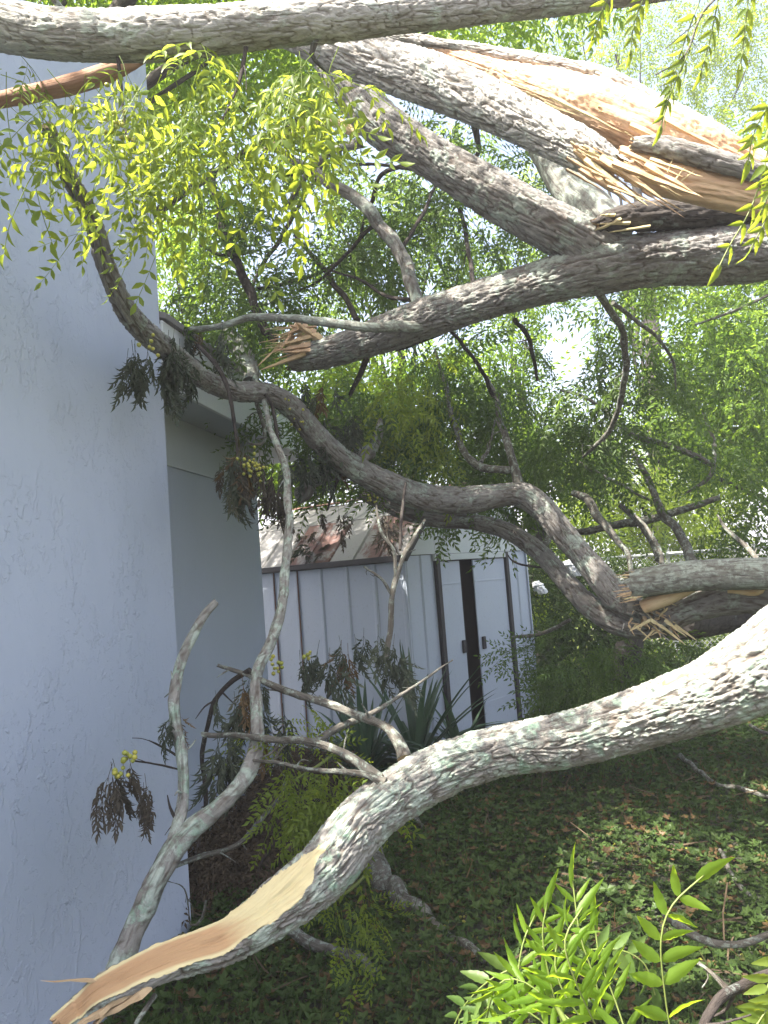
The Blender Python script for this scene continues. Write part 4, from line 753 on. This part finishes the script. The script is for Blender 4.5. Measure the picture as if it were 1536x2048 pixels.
for _ in range(13):
    q = S(rng.uniform(.0, .32), rng.uniform(.1, 2.0), 0); q[2] = ZE + (q - S0) @ SF * 1.0 + .03; place('wilted_leaf', LEAF_DRY if rng.random() < .6 else LEAF_WILT, arch, q, nrm(np.array([rng.normal(), rng.normal(), 0]) - SF * .6 - [0, 0, .5]), rng.uniform(.5, .9), nrm(-SF + [0, 0, 1]))
# green spray behind the trunk
gs = thing('leafy_spray', 'yellow green leafy spray drooping behind the fallen trunk by the wall', 'leafy branch', P(640, 1540, 2.65))
branch('stem', [(700, 1470, 2.8, 6), (650, 1520, 2.7, 7), (590, 1560, 2.66, 6)], M_STALK, gs)
spray(gs, LEAF_YEL, 560, 690, 1500, 1600, 2.45, 2.75, 22, .6, .8); spray(gs, LEAF_YEL, 540, 640, 1400, 1500, 2.5, 2.7, 6, .5, .5); spray(gs, LEAF_YEL, 640, 760, 1560, 1620, 2.6, 2.8, 8, .6, .8)
gs2 = thing('leafy_spray', 'small yellow green spray lying under the trunk near the snapped stick', 'leafy branch', P(690, 1800, 2.6))
branch('stem', [(740, 1740, 2.7, 8), (700, 1780, 2.62, 7), (650, 1810, 2.6, 5)], M_STALK, gs2); spray(gs2, LEAF_YEL, 640, 760, 1760, 1830, 2.5, 2.7, 9, .5, .6)

# ------------------------------------------------------------------ berries
import bmesh
bmb = bmesh.new(); bmesh.ops.create_icosphere(bmb, subdivisions=1, radius=.0078); BERRY = bpy.data.meshes.new('berry'); bmb.to_mesh(BERRY); bmb.free(); BERRY.materials.append(M_BERRY)
BERRY.polygons.foreach_set('use_smooth', [True] * len(BERRY.polygons))
def berries(parent, px, py, Y, n, sp, name='berry'):
    c = P(px, py, Y)
    for _ in range(n): link(name, BERRY, parent, Matrix.Translation(Vector(c + rng.normal(size=3) * sp)) @ Matrix.Scale(rng.uniform(.85, 1.2), 4))
berries(hang, 505, 930, 3.55, 34, .035); berries(lean, 255, 1515, 2.32, 12, .014); berries(lean, 240, 1550, 2.32, 6, .012); berries(over, 230, 260, 1.9, 22, .026); berries(over, 215, 225, 1.9, 10, .03); berries(arch, 600, 830, 4.3, 12, .05); berries(arch, 740, 1000, 4.8, 10, .03); berries(arch, 295, 690, 2.75, 6, .02)
berries(upt, 555, 1335, 3.0, 10, .015); berries(upt, 615, 1310, 3.2, 8, .02)

# ------------------------------------------------------------------ bright fronds close to the camera
def frond(parent, sp, npair, ll, lw, m, spread=1.0, side=(1, 0, .3)):
    """a compound leaf whose leaflets are sub-parts: leaf > leaflet"""
    pts = pix([(a, b, c, 3.2) for a, b, c in sp]); st, C, r = tube('leaf', pts, M_STALK, parent, 6, .012, 0, .01, .02, 0)
    for k in range(npair):
        t = .18 + .82 * k / max(1, npair - 1); i = min(len(C) - 2, int(t * (len(C) - 1))); tan = nrm(C[i + 1] - C[i]); sd = nrm(np.asarray(side) - np.dot(side, tan) * tan)
        for sg in ((-1, 1) if k < npair - 1 else (0,)):
            d = nrm(tan * rng.uniform(.55, .85) + sd * sg * spread * rng.uniform(.8, 1.1) - UPV * .15 * rng.random()) if sg else tan
            sz = (1 - .35 * t) * rng.uniform(.88, 1.1) if sg else 1.0
            M = frame(d, nrm(np.cross(tan, sd) + .35 * rng.normal(size=3))); A = M * np.array([ll * sz, lw * sz, ll * sz])
            o = bpy.data.objects.new('leaflet', LEAFLETS[m.name][rng.integers(3)]); COL.objects.link(o); o.parent = st
            o.matrix_parent_inverse = Matrix.Identity(4)
            o.matrix_local = Matrix(((*A[0], C[i][0]), (*A[1], C[i][1]), (*A[2], C[i][2]), (0, 0, 0, 1)))
def leaflet_hi(seed, m):
    g = np.random.default_rng(seed); n = 11; V = []; Fc = []
    for i in range(n):
        t = i / (n - 1); wv = .5 * math.sin(math.pi * min(1, t ** .75)) ** .85 * (1 - .25 * t) if 0 < t < 1 else .01
        tooth = 1 + (.07 if i % 2 else -.05); z = -.22 * t * t + .02 * g.normal() * t
        V += [[t, wv * tooth, z + .05 * wv * 2], [t, wv * .5, z + .015], [t, 0, z], [t, -wv * .5, z + .015], [t, -wv * tooth, z + .05 * wv * 2]]
    for i in range(n - 1):
        for j in range(4): Fc.append([5 * i + j, 5 * i + j + 1, 5 * i + 6 + j, 5 * i + 5 + j])
    return mesh_np('leaflet', np.array(V), [np.array(Fc)], m)
LEAFLETS = {m.name: [leaflet_hi(k, m) for k in range(3)] for m in (M_LEAF_BRIGHT, M_LEAF, M_LEAF_MID)}
fr = thing('green_frond', 'bright sunlit green frond rising at the lower right corner of the view', 'leafy branch', P(1080, 2080, 1.15))
branch('stem', [(1180, 2120, 1.1, 16), (1140, 2060, 1.12, 12), (1100, 1990, 1.14, 9)], M_STALK, fr)
for sp, n in (([(1130, 2070, 1.14), (1100, 1960, 1.14), (1085, 1870, 1.15), (1095, 1805, 1.16)], 8), ([(1220, 2080, 1.12), (1190, 1960, 1.12), (1160, 1870, 1.13), (1145, 1760, 1.15)], 8), ([(1050, 2080, 1.15), (1035, 1980, 1.16), (1045, 1890, 1.18), (1070, 1830, 1.2)], 8), ([(1200, 2070, 1.08), (1150, 1960, 1.06), (1130, 1880, 1.06), (1165, 1815, 1.08)], 8), ([(1140, 2040, 1.13), (1050, 1965, 1.15), (995, 1970, 1.16), (970, 2050, 1.17)], 8), ([(1180, 2060, 1.1), (1130, 1990, 1.1), (1110, 1930, 1.11), (1115, 1880, 1.12)], 5), ([(1260, 2090, 1.1), (1230, 2000, 1.12), (1200, 1920, 1.13), (1190, 1850, 1.14)], 5), ([(1120, 2090, 1.12), (1080, 2040, 1.13), (1040, 2020, 1.13), (1010, 2030, 1.14)], 5)):
    frond(fr, sp, n,   .062, .0125, M_LEAF_BRIGHT, .75, (1, .25, .1))
fr2 = thing('green_frond', 'single upright bright leaf with paired leaflets right of the large frond', 'leafy branch', P(1335, 2080, 1.1))
frond(fr2, [(1345, 2085, 1.1), (1330, 1990, 1.1), (1322, 1880, 1.1), (1345, 1810, 1.11), (1408, 1750, 1.12)], 7, .062, .021, M_LEAF_BRIGHT, 1.3, (1, .1, 0))
fr3 = thing('green_frond', 'dim green frond drooping left of the bright frond low in the view', 'leafy branch', P(1000, 2080, 1.5))
for sp in ([(1040, 1930, 1.5), (980, 1960, 1.5), (930, 2010, 1.52), (900, 2070, 1.54)], [(1010, 1990, 1.5), (970, 2020, 1.5), (940, 2080, 1.5)], [(1160, 1900, 1.45), (1240, 1900, 1.45), (1290, 1930, 1.45), (1310, 1990, 1.45)]): frond(fr3, sp, 6, .06, .022, M_LEAF_MID, 1.0, (.2, .4, 1))
cb = thing('corner_branch', 'grey branch end with dull leaves at the lower right corner', 'branch', P(1480, 1990, 1.3))
branch('stem', [(1580, 1935, 1.35, 26), (1500, 1972, 1.3, 26), (1440, 2004, 1.26, 25), (1405, 2050, 1.24, 22), (1390, 2100, 1.22, 20)], M_TWIG_DARK, cb, 14, .012)
branch('twig', [(1465, 1990, 1.28, 20), (1430, 1950, 1.3, 12), (1395, 1925, 1.35, 9)], M_TWIG, cb)
for sp in ([(1560, 1900, 1.3), (1530, 1990, 1.28), (1510, 2060, 1.26)], [(1560, 1980, 1.25), (1520, 2040, 1.24), (1490, 2090, 1.22)]): frond(cb, sp, 6, .05, .018, M_LEAF, 1.0, (1, .3, .2))
rs = thing('hanging_spray', 'bright yellow green spray hanging at the right edge in front of the limbs', 'leafy branch', P(1530, 250, 1.5))
branch('stem', [(1620, 150, 1.5, 10), (1560, 210, 1.5, 8), (1530, 280, 1.5, 6)], M_STALK, rs)
for sp in ([(1545, 230, 1.5), (1530, 330, 1.5), (1500, 420, 1.5), (1460, 490, 1.5), (1435, 540, 1.5)], [(1550, 190, 1.5), (1510, 260, 1.5), (1495, 330, 1.5)], [(1560, 330, 1.5), (1540, 420, 1.5), (1500, 500, 1.5)], [(1570, 300, 1.45), (1545, 370, 1.45), (1520, 430, 1.45)]): frond(rs, sp, 7, .05, .016, M_LEAF, .7, (1, .5, 0))
rs2 = thing('hanging_spray', 'pale green sprays hanging from the top right corner of the view', 'leafy branch', P(1400, 0, 1.7))
branch('stem', [(1500, -60, 1.7, 10), (1410, 20, 1.7, 8), (1370, 110, 1.7, 6), (1310, 150, 1.75, 3)], M_TWIG, rs2)
for sp in ([(1400, 0, 1.7), (1370, 80, 1.7), (1345, 160, 1.7), (1330, 210, 1.7)], [(1300, -30, 1.7), (1270, 40, 1.7), (1260, 110, 1.7)], [(1440, -20, 1.7), (1420, 80, 1.7), (1400, 150, 1.7)], [(1500, -40, 1.6), (1490, 60, 1.6), (1480, 140, 1.6)], [(1230, -30, 1.8), (1200, 30, 1.8), (1185, 80, 1.8)], [(1380, 100, 1.7), (1340, 190, 1.7), (1320, 260, 1.7)]): frond(rs2, sp, 6, .05, .015, M_LEAF, .6, (1, .4, 0))

# ------------------------------------------------------------------ yucca plants by the shed
def yucca(px, py, n, L, label):
    g = G(px, py); t = thing('yucca_plant', label, 'yucca', g, 'spiky plants in front of the shed')
    for k in range(n):
        az = rng.uniform(0, 2 * math.pi); el = rng.uniform(.25, 1.4); d0 = np.array([math.cos(az) * math.cos(el), math.sin(az) * math.cos(el), math.sin(el)]); Lk = L * rng.uniform(.7, 1.1); m = 8; V = []
        side = nrm(np.cross(d0, UPV)); bend = rng.uniform(.15, .7); nn = np.cross(side, d0)
        for i in range(m + 1):
            s = i / m; c = g + np.array([0, 0, .10]) + d0 * Lk * s - UPV * bend * Lk * s * s * (.5 if el > 1 else 1); wd = .030 * (1 - s ** 2.2) * min(1, .5 + 2 * s) + .0006
            V += [c + side * wd + nn * wd * .45, c, c - side * wd + nn * wd * .45]
        q = [[3 * i + j, 3 * i + j + 1, 3 * i + 4 + j, 3 * i + 3 + j] for i in range(m) for j in range(2)]
        link('leaf', mesh_np('leaf', np.array(V), [np.array(q)], M_YUCCA), t)
    tube('stem', [[*(g - [0, 0, .05]), .045], [*(g + [0, 0, .08]), .04], [*(g + [0, 0, .16]), .02]], M_TWIG_DARK, t, 10, .03, .002)
yucca(838, 1560, 48, 1.1, 'dark spiky yucca standing before the shed corner'); yucca(735, 1585, 44, .9, 'spiky yucca left of the tall yucca, near the house wall'); yucca(925, 1545, 18, .6, 'low small yucca right of the tall one, below the shed door')

# ------------------------------------------------------------------ background trees
def cloud_mesh(name, VF, pos, dirs, scl, m, tint=None):
    V, Fc = VF; n = len(pos); A = np.zeros((n, 3, 3)); up = rng.normal(size=(n, 3)) * .5 + UPV
    x = dirs / np.linalg.norm(dirs, axis=1)[:, None]; y = np.cross(up, x); y /= np.linalg.norm(y, axis=1)[:, None] + 1e-9; z = np.cross(x, y)
    A = np.stack([x, y, z], 2) * scl[:, None, None]
    W = np.einsum('nij,vj->nvi', A, V) + pos[:, None]
    polys = []
    for k in (3, 4):
        f = np.array([q for q in Fc if len(q) == k], int)
        if len(f): polys.append((f[None] + (np.arange(n) * len(V))[:, None, None]).reshape(-1, k))
    tint = rng.random(n) if tint is None else tint
    return mesh_np(name, W.reshape(-1, 3), polys, m, None, {'tint': np.repeat(tint, len(V))}, False)
def far_leaf(seed, npair=5, L=.32, ll=.065, lw=.026):
    g = np.random.default_rng(seed); V, Fc = [], []; ax = np.array([1.0, 0, 0])
    for k in range(npair):
        t = .2 + .75 * k / (npair - 1)
        for sg in (-1, 1):
            v, f = leaflet(ax * t * L - UPV * .3 * L * t * t, [.6, sg * .8, -.3 - .3 * g.random()], [0, 0, 1], ll * g.uniform(.8, 1.1), lw, 0, g); b = len(V); V += list(v); Fc += [[b + i for i in q] for q in f]
    v, f = leaflet(ax * L - UPV * .3 * L, [1, 0, -.7], [0, 0, 1], ll, lw, 0, g); b = len(V); V += list(v); Fc += [[b + i for i in q] for q in f]
    return np.array(V), Fc
FARL = far_leaf(1)
def tree(label, cat, base, trunk_r, clumps, m, limbs=6, scl=1.0, dens=1.0, tm=None, tall=None):
    dens *= 1.0; scl *= 1.2
    """clumps in world space: (x, y, z, radius, leaves)"""
    base = np.asarray(base, float); t = thing('tree', label, cat, base, 'trees behind the shed and yard')
    top = np.mean([c[:3] for c in clumps], axis=0)
    mid = base * .45 + top * .55; mid[:2] += rng.normal(size=2) * .2
    tube('trunk', [[*(base - [0, 0, .2]), trunk_r * 1.25], [*(base + [0, 0, .6]), trunk_r], [*mid, trunk_r * .7], [*top, trunk_r * .16]], tm or M_BARK_DARK, t, 14, .12, .01, .05, .1, .6)
    idx = rng.permutation(len(clumps))[:limbs]
    for i in idx:
        c = np.array(clumps[i][:3]); a = base * (1 - (f := rng.uniform(.35, .65))) + top * f; k = (a + c) / 2 + rng.normal(size=3) * .12 + [0, 0, .1]
        tube('limb', [[*a, trunk_r * .22], [*k, trunk_r * .15], [*c, trunk_r * .05]], tm or M_BARK_DARK, t, 8, .1, .004, .04, .1, .3)
    pos, dirs, tint = [], [], []
    for x, y, z, r, n in clumps:
        n = int(n * dens); o = rng.normal(size=(n, 3)); o /= np.linalg.norm(o, axis=1)[:, None]; o *= (r * .80 * rng.random(n) ** .45)[:, None] * np.array([1, 1, .8])
        pos.append(np.array([x, y, z]) + o); dirs.append(o / r + .7 * rng.normal(size=(n, 3)) - .6 * UPV); tint.append(np.clip(rng.normal(.45 + .15 * rng.normal(), .2, n), 0, 1))
    pos = np.vstack(pos); me = cloud_mesh('crown', FARL, pos, np.vstack(dirs), rng.uniform(.75, 1.25, len(pos)) * scl, m, np.concatenate(tint))
    link('crown', me, t); return t
def at_px(lst, m=1.0): return [(*P(px, py, Y), r, n) for px, py, Y, r, n in lst]
tree('slender leafy tree behind the house corner, showing over the roof', 'tree', (-2.6, 9.5, 0), .12, at_px([(360, 560, 9, .6, 110), (420, 480, 9, .55, 90), (350, 660, 8.6, .5, 110), (470, 640, 8.8, .5, 100), (430, 380, 9.2, .5, 60), (560, 660, 9, .45, 80), (340, 460, 9, .5, 80), (620, 740, 8.6, .45, 90), (680, 800, 8.6, .45, 100), (560, 950, 9.2, .35, 90), (630, 940, 9.2, .35, 90), (520, 880, 9.2, .35, 90), (600, 860, 9, .4, 90)]), M_FAR)
tree('airy tree rising right behind the shed roof with sky showing through', 'tree', (.4, 11.5, 0), .14, at_px([(640, 330, 10, .6, 80), (720, 420, 10, .6, 110), (700, 520, 10, .5, 80), (830, 360, 10.5, .6, 100), (880, 480, 10.5, .6, 110), (940, 560, 10.5, .5, 90), (660, 600, 10, .4, 50), (930, 300, 10.5, .5, 60), (760, 800, 9.5, .7, 170), (860, 860, 9.5, .7, 170), (700, 700, 9.5, .4, 60), (820, 740, 9.5, .5, 90), (620, 220, 10.5, .4, 40)]), M_FAR)
tree('broad tree with drooping dark green foliage behind the shed gable', 'tree', (2.2, 12, 0), .16, at_px([(1000, 700, 10, .6, 120), (940, 800, 10, .7, 160), (1060, 820, 10, .7, 160), (1010, 910, 10, .7, 170), (1110, 920, 10, .6, 140), (1060, 590, 10.5, .5, 70), (1040, 480, 11, .6, 80), (1120, 540, 11, .5, 60), (900, 700, 10, .4, 60)]), M_FAR)
tree('sunlit yellow green bush tree behind the chain link fence', 'tree', (5.2, 14.5, 0), .14, at_px([(1200, 900, 13, .8, 170), (1250, 980, 13, .8, 180), (1340, 960, 13, .8, 180), (1160, 1000, 13, .7, 150), (1260, 1060, 12.5, .7, 160), (1360, 1060, 12.5, .7, 160), (1420, 980, 13, .8, 170), (1440, 1080, 12.5, .6, 120), (1120, 1080, 12, .6, 140), (1490, 900, 13, .8, 170), (1380, 860, 13.5, .7, 110), (1130, 1160, 11.5, .5, 120), (1080, 1200, 11, .4, 100)]), M_FAR_Y, dens=1.3)
tree('tall shaded tree at the right edge with a dense crown', 'tree', (6.6, 10.5, 0), .2, at_px([(1220, 640, 10.5, .3, 40), (1300, 570, 10.5, .35, 60), (1200, 900, 10, .4, 70), (1310, 830, 10, .4, 80), (1260, 760, 10.4, .3, 40), (1370, 700, 10, .4, 70), (1400, 900, 9.6, .4, 90), (1480, 640, 10, .7, 200), (1540, 720, 9.6, .8, 180), (1420, 720, 10, .6, 110), (1500, 800, 9.8, .7, 150), (1400, 560, 10.5, .5, 80), (1530, 560, 10, .6, 120), (1450, 850, 10, .6, 120), (1560, 880, 9.6, .7, 140), (1480, 400, 10.5, .8, 140), (1560, 300, 10, .8, 140), (1560, 440, 10, .8, 140), (1400, 800, 10.5, .4, 60)]), M_FAR, scl=1.1, dens=1.2)
tree('high tree whose sunny crown shows above the split trunk', 'tree', (5.6, 17, 0), .2, at_px([(1100, 80, 15, .95, 120), (1200, 120, 15, 1.05, 160), (1320, 160, 15, 1.05, 170), (1420, 220, 15, 1.05, 150), (1280, 40, 15, 1.05, 150), (1400, 80, 15, 1.2, 180), (1500, 120, 15, 1.2, 170), (1000, 60, 15.5, .7, 60), (1150, 0, 15.5, .7, 100), (900, 70, 16, .7, 50), (1480, 20, 15, 1.05, 140), (1080, 340, 15.5, .7, 60)]), M_FAR_Y)
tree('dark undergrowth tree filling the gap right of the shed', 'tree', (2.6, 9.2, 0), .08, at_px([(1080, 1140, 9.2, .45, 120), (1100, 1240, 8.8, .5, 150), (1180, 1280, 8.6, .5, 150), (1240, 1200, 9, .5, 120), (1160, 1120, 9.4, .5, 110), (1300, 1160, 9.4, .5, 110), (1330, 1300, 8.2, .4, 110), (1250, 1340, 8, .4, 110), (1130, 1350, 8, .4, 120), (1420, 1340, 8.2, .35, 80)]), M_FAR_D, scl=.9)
# unseen tree added beside the yard, crown clumps placed above the view for shade
tree('unseen tall tree added beside the yard, its crown placed to shade the ground', 'tree', (-6.8, 5.0, 0), .22, [(x, y, z + 5.9, .45 if y < 2.5 else .85, 130 if y < 2.5 else 300) for x, y, z in ((-1.9, 1.85, -.1), (-1.35, 2.0, .1), (-2.5, 2.1, 0), (-2.2, 6.9, .1), (-1.7, 7.5, .4), (-1.7, 6.2, .2), (-.6, 6.0, .1), (-.4, 7.2, .6), (-2.2, 3.2, .1), (-1.3, 3.3, .0), (.4, 3.4, .1), (-3.0, 4.2, .1), (1.6, 3.8, .2), (-2.6, 5.4, .3), (-3.6, 6.2, .5), (-2.2, 4.2, .2), (-1.0, 4.0, 0), (.2, 4.2, .1), (-1.6, 5.4, .4), (-.3, 5.4, .2), (.9, 5.2, .2), (-2.6, 6.4, .6), (-1.0, 6.8, .8), (.4, 6.6, .9), (1.6, 6.2, .6), (-3.4, 5.2, .3), (1.4, 4.4, .2), (2.4, 5.2, .5), (-2.0, 7.8, 1.6), (1.2, 7.6, 1.6))], M_FAR, 8, 1.0, .72)

# ------------------------------------------------------------------ fence
fe = thing('chain_link_fence', 'galvanised chain link fence with top rail in the far right background', 'fence', P(1400, 1100, 11.5))
A0, A1 = P(1180, 1114, 11.5), P(1640, 1090, 11.5); zr = (A0[2] + A1[2]) / 2; A0[2] = A1[2] = zr
tube('top_rail', [[*A0, .024], [*((A0 + A1) / 2), .024], [*A1, .024]], M_STEEL, fe, 8, .5, 0, .1, 0)
for f in (0, .34, .72, 1.0):
    p = A0 * (1 - f) + A1 * f; tube('post', [[p[0], p[1] + .03, -.1, .03], [p[0], p[1] + .03, zr / 2, .03], [p[0], p[1] + .03, zr + .05, .03]], M_STEEL, fe, 8, .5, 0, .1, 0)
Lf = np.linalg.norm(A1 - A0); dx = (A1 - A0) / Lf; V, q = [], []; step = .07
for k in range(int((Lf + zr) / step)):
    for sg in (1, -1):
        u0 = k * step if sg < 0 else k * step - zr; u1 = u0 + sg * -zr if sg < 0 else u0 + zr
        z0, z1 = 0.0, zr
        lo, hi = (u0, u1)
        def clip(u, z): return u, z
        t0 = max(0, (0 - min(u0, u1)) / zr); t1 = min(1, (Lf - min(u0, u1)) / zr)
        if t1 <= t0: continue
        ua = min(u0, u1) + t0 * zr; ub = min(u0, u1) + t1 * zr; za, zb = (t0 * zr, t1 * zr) if sg > 0 else (zr - t0 * zr, zr - t1 * zr)
        p, r_ = A0 * [1, 1, 0] + dx * ua + [0, 0, za], A0 * [1, 1, 0] + dx * ub + [0, 0, zb]; pts, fs = strip(p, r_, .003); b = len(V); V += list(pts); q += [[b + i for i in f] for f in fs]
tag(link('chain_mesh', mesh_np('chain_mesh', np.array(V), [np.array(q)], M_STEEL), fe), kind='stuff')

# crumpled white thing caught in the leaves behind the shed
for (px, py, Y, rad, lab) in ((1143, 1132, 8.6, .10, 'larger crumpled white bundle among the leaves behind the low limb'), (1078, 1172, 8.4, .075, 'small crumpled white bundle among the leaves at the shed edge')):
    bb = bmesh.new(); bmesh.ops.create_icosphere(bb, subdivisions=4, radius=rad); c = P(px, py, Y)
    co = np.array([v.co for v in bb.verts]); k = 1 + .6 * vnoise(co / rad * 1.4, 5) - .5 * np.abs(vnoise(co / rad * 3.2, 6)) - .25 * np.abs(vnoise(co / rad * 7, 8)); co[:, 2] *= .8
    for v, s in zip(bb.verts, k): v.co *= s
    me = bpy.data.meshes.new('white_bundle'); bb.to_mesh(me); bb.free(); me.materials.append(M_WHITE)
    tag(link('white_bundle', me, None, Matrix.Translation(Vector(c))), lab, 'bundle')

# ------------------------------------------------------------------ ground cover
def scatter(n, x0, x1, y0, y1, bias=1.6):
    y = y0 + (y1 - y0) * rng.random(n) ** bias; x = rng.uniform(x0, x1, n); k = (x - HK[0] + .0) - .165 * (y - HK[1]) > np.where(y < HK[1], .02, -.26)
    fs = (np.stack([x, y], 1) - S0[:2]); f = fs @ SF[:2]; s = fs @ SS[:2]; k &= ~((f > -.02) & (f < SW) & (s > -.02) & (s < SL))
    x, y = x[k], y[k]; return np.stack([x, y, gz(x, y)], 1)
def weed_leaf(seed):
    g = np.random.default_rng(seed); V, Fc = [], []
    for k in range(4):
        a = k * 1.6 + g.random(); v, f = leaflet(np.array([0, 0, .0]), [math.cos(a), math.sin(a), .55], [0, 0, 1], .035, .024, 0, g, .1); b = len(V); V += list(v); Fc += [[b + i for i in q] for q in f]
    return np.array(V), Fc
def patchy(p, sc, th, sd): return p[vnoise(p * np.array([sc, sc, 0]), sd) > th - .5 * rng.random(len(p))]
p = patchy(scatter(90000, -1.3, 5.0, 1.6, 9.0, 1.25), 1.1, -.75, 21); p[:, 2] += rng.uniform(0, .05, len(p)); d = np.stack([rng.normal(size=len(p)), rng.normal(size=len(p)), .2 * rng.normal(size=len(p))], 1)
tag(link('weeds', cloud_mesh('weeds', weed_leaf(3), p, d, rng.uniform(.4, 1.05, len(p)), M_WEED)), 'low green weeds covering the shaded ground', 'ground cover', kind='stuff')
p = scatter(9000, -1.3, 5.0, 1.6, 8.5); p[:, 2] += rng.uniform(.0, .012, len(p)); d = np.stack([rng.normal(size=len(p)), rng.normal(size=len(p)), .15 * rng.normal(size=len(p))], 1)
_lv = (np.array([[0, 0, 0], [.02, .011, .006], [.045, 0, -.002], [.02, -.011, .006]]), [[0, 3, 2], [0, 2, 1]])
tag(link('leaf_litter', cloud_mesh('leaf_litter', _lv, p, d, rng.uniform(.5, 1.5, len(p)), M_LITTER)), 'brown fallen leaves scattered over the soil', 'leaf litter', kind='stuff')
p = patchy(scatter(26000, -1.2, 6.0, 1.7, 13), .8, -.15, 22); d = np.stack([.5 * rng.normal(size=len(p)), .5 * rng.normal(size=len(p)), np.ones(len(p))], 1)
_gb = (np.array([[0, .0025, 0], [0, -.0025, 0], [.06, .002, .008], [.06, -.002, .008], [.11, 0, .03]]), [[0, 1, 3, 2], [2, 3, 4]])
tag(link('grass', cloud_mesh('grass', _gb, p, d, rng.uniform(.5, 1.4, len(p)), M_WEED)), 'thin grass blades in the shaded yard', 'grass', kind='stuff')
p = scatter(2600, -1.2, 5.0, 1.7, 8.0); p[:, 2] += rng.uniform(.005, .03, len(p)); d = np.stack([rng.normal(size=len(p)), rng.normal(size=len(p)), .12 * rng.normal(size=len(p))], 1)
_tv, _tf = [], []
for a_, b_ in (((0, 0, 0), (.06, .004, .006)), ((.06, .004, .006), (.13, -.004, .0))):
    pt, fs = strip(np.array(a_, float), np.array(b_, float), .0022); n0 = len(_tv); _tv += list(pt); _tf += [[n0 + i for i in f] for f in fs]
tag(link('twig_debris', cloud_mesh('twig_debris', (np.array(_tv), _tf), p, d, rng.uniform(.4, 1.8, len(p)), M_LITTER)), 'broken bits of twig strewn over the weeds', 'twig debris', kind='stuff')
# lawn further off
p = scatter(26000, 1.5, 16, 8.0, 26, 1.2); d = np.stack([.5 * rng.normal(size=len(p)), .5 * rng.normal(size=len(p)), np.ones(len(p))], 1)
_gl = (np.array([[0, .010, 0], [0, -.010, 0], [.06, .008, .008], [.06, -.008, .008], [.13, 0, .03]]), [[0, 1, 3, 2], [2, 3, 4]])
tag(link('lawn', cloud_mesh('lawn', _gl, p, d, rng.uniform(.7, 1.6, len(p)), M_FAR_Y)), 'sunny lawn beyond the fallen limbs', 'lawn', kind='stuff')
# brown heap of wilted leaves against the house
n = 5200; u = rng.random(n); ce = np.array([H(.35, -.1, 0), H(1.9, .05, 0)]); q = ce[0] + (ce[1] - ce[0]) * u[:, None] + np.stack([np.abs(rng.normal(size=n)) * .28 - .12, rng.normal(size=n) * .12, 0 * u], 1)
dist = np.clip((q[:, 0] - (ce[0][0] + (ce[1][0] - ce[0][0]) * u)) / .55, -.2, 1); q[:, 2] = rng.random(n) * np.clip(.36 - .36 * np.abs(dist), .02, 1) * (.55 + .55 * u)
d = rng.normal(size=(n, 3)) - [0, 0, .4]
tag(link('leaf_heap', cloud_mesh('leaf_heap', (FARL[0] * .7, FARL[1]), q, d, rng.uniform(.5, 1, n), M_LITTER)), 'heap of dead brown leaves piled against the house wall', 'leaf heap', kind='stuff')
# fallen berries
bp = patchy(scatter(1400, -.9, 2.6, 1.9, 6.0), 1.6, .25, 31)
bp = np.vstack([bp, scatter(500, -.75, .25, 2.2, 3.6)])
near = np.argsort(bp[:, 1])[:220]
for i in near:
    o = link('fallen_berry', BERRY, None, Matrix.Translation(Vector(bp[i] + [0, 0, .012])) @ Matrix.Scale(rng.uniform(.8, 1.15), 4)); tag(o, 'small yellow berry fallen on the shaded ground', 'berry', 'yellow berries fallen on the ground')
rest = np.delete(bp, near, 0); bv = np.array([v.co for v in BERRY.vertices]); bf = [list(f.vertices) for f in BERRY.polygons]
if len(rest): tag(link('berry_scatter', cloud_mesh('berry_scatter', (bv, bf), rest + [0, 0, .01], rng.normal(size=rest.shape), rng.uniform(.8, 1.15, len(rest)), M_BERRY)), 'more yellow berries scattered further off', 'berries', kind='stuff')
# ------------------------------------------------------------------ thin scattering volume added to imitate the pale veil of lens glare
hz = MB().hexa([(x, y, z) for z in (-1.5, 24) for x, y in ((-190, -90), (190, -90), (190, 430), (-190, 430))])
hm = bpy.data.materials.new('glare_haze'); hm.use_nodes = True; hn = hm.node_tree.nodes; hn.remove(hn['Principled BSDF'])
pv = hn.new('ShaderNodeVolumePrincipled'); pv.inputs['Color'].default_value = (0.93, 0.94, 1.0, 1); pv.inputs['Density'].default_value = 0.0038; pv.inputs['Anisotropy'].default_value = 0.2
hm.node_tree.links.new(pv.outputs[0], hn['Material Output'].inputs['Volume'])
tag(hz.build('glare_haze', hm), kind='stuff')
SC.cycles.volume_bounces = 0
print('objects', len(bpy.data.objects), 'tris', sum(len(o.data.loops) - 2 * len(o.data.polygons) for o in bpy.data.objects if o.type == 'MESH'))
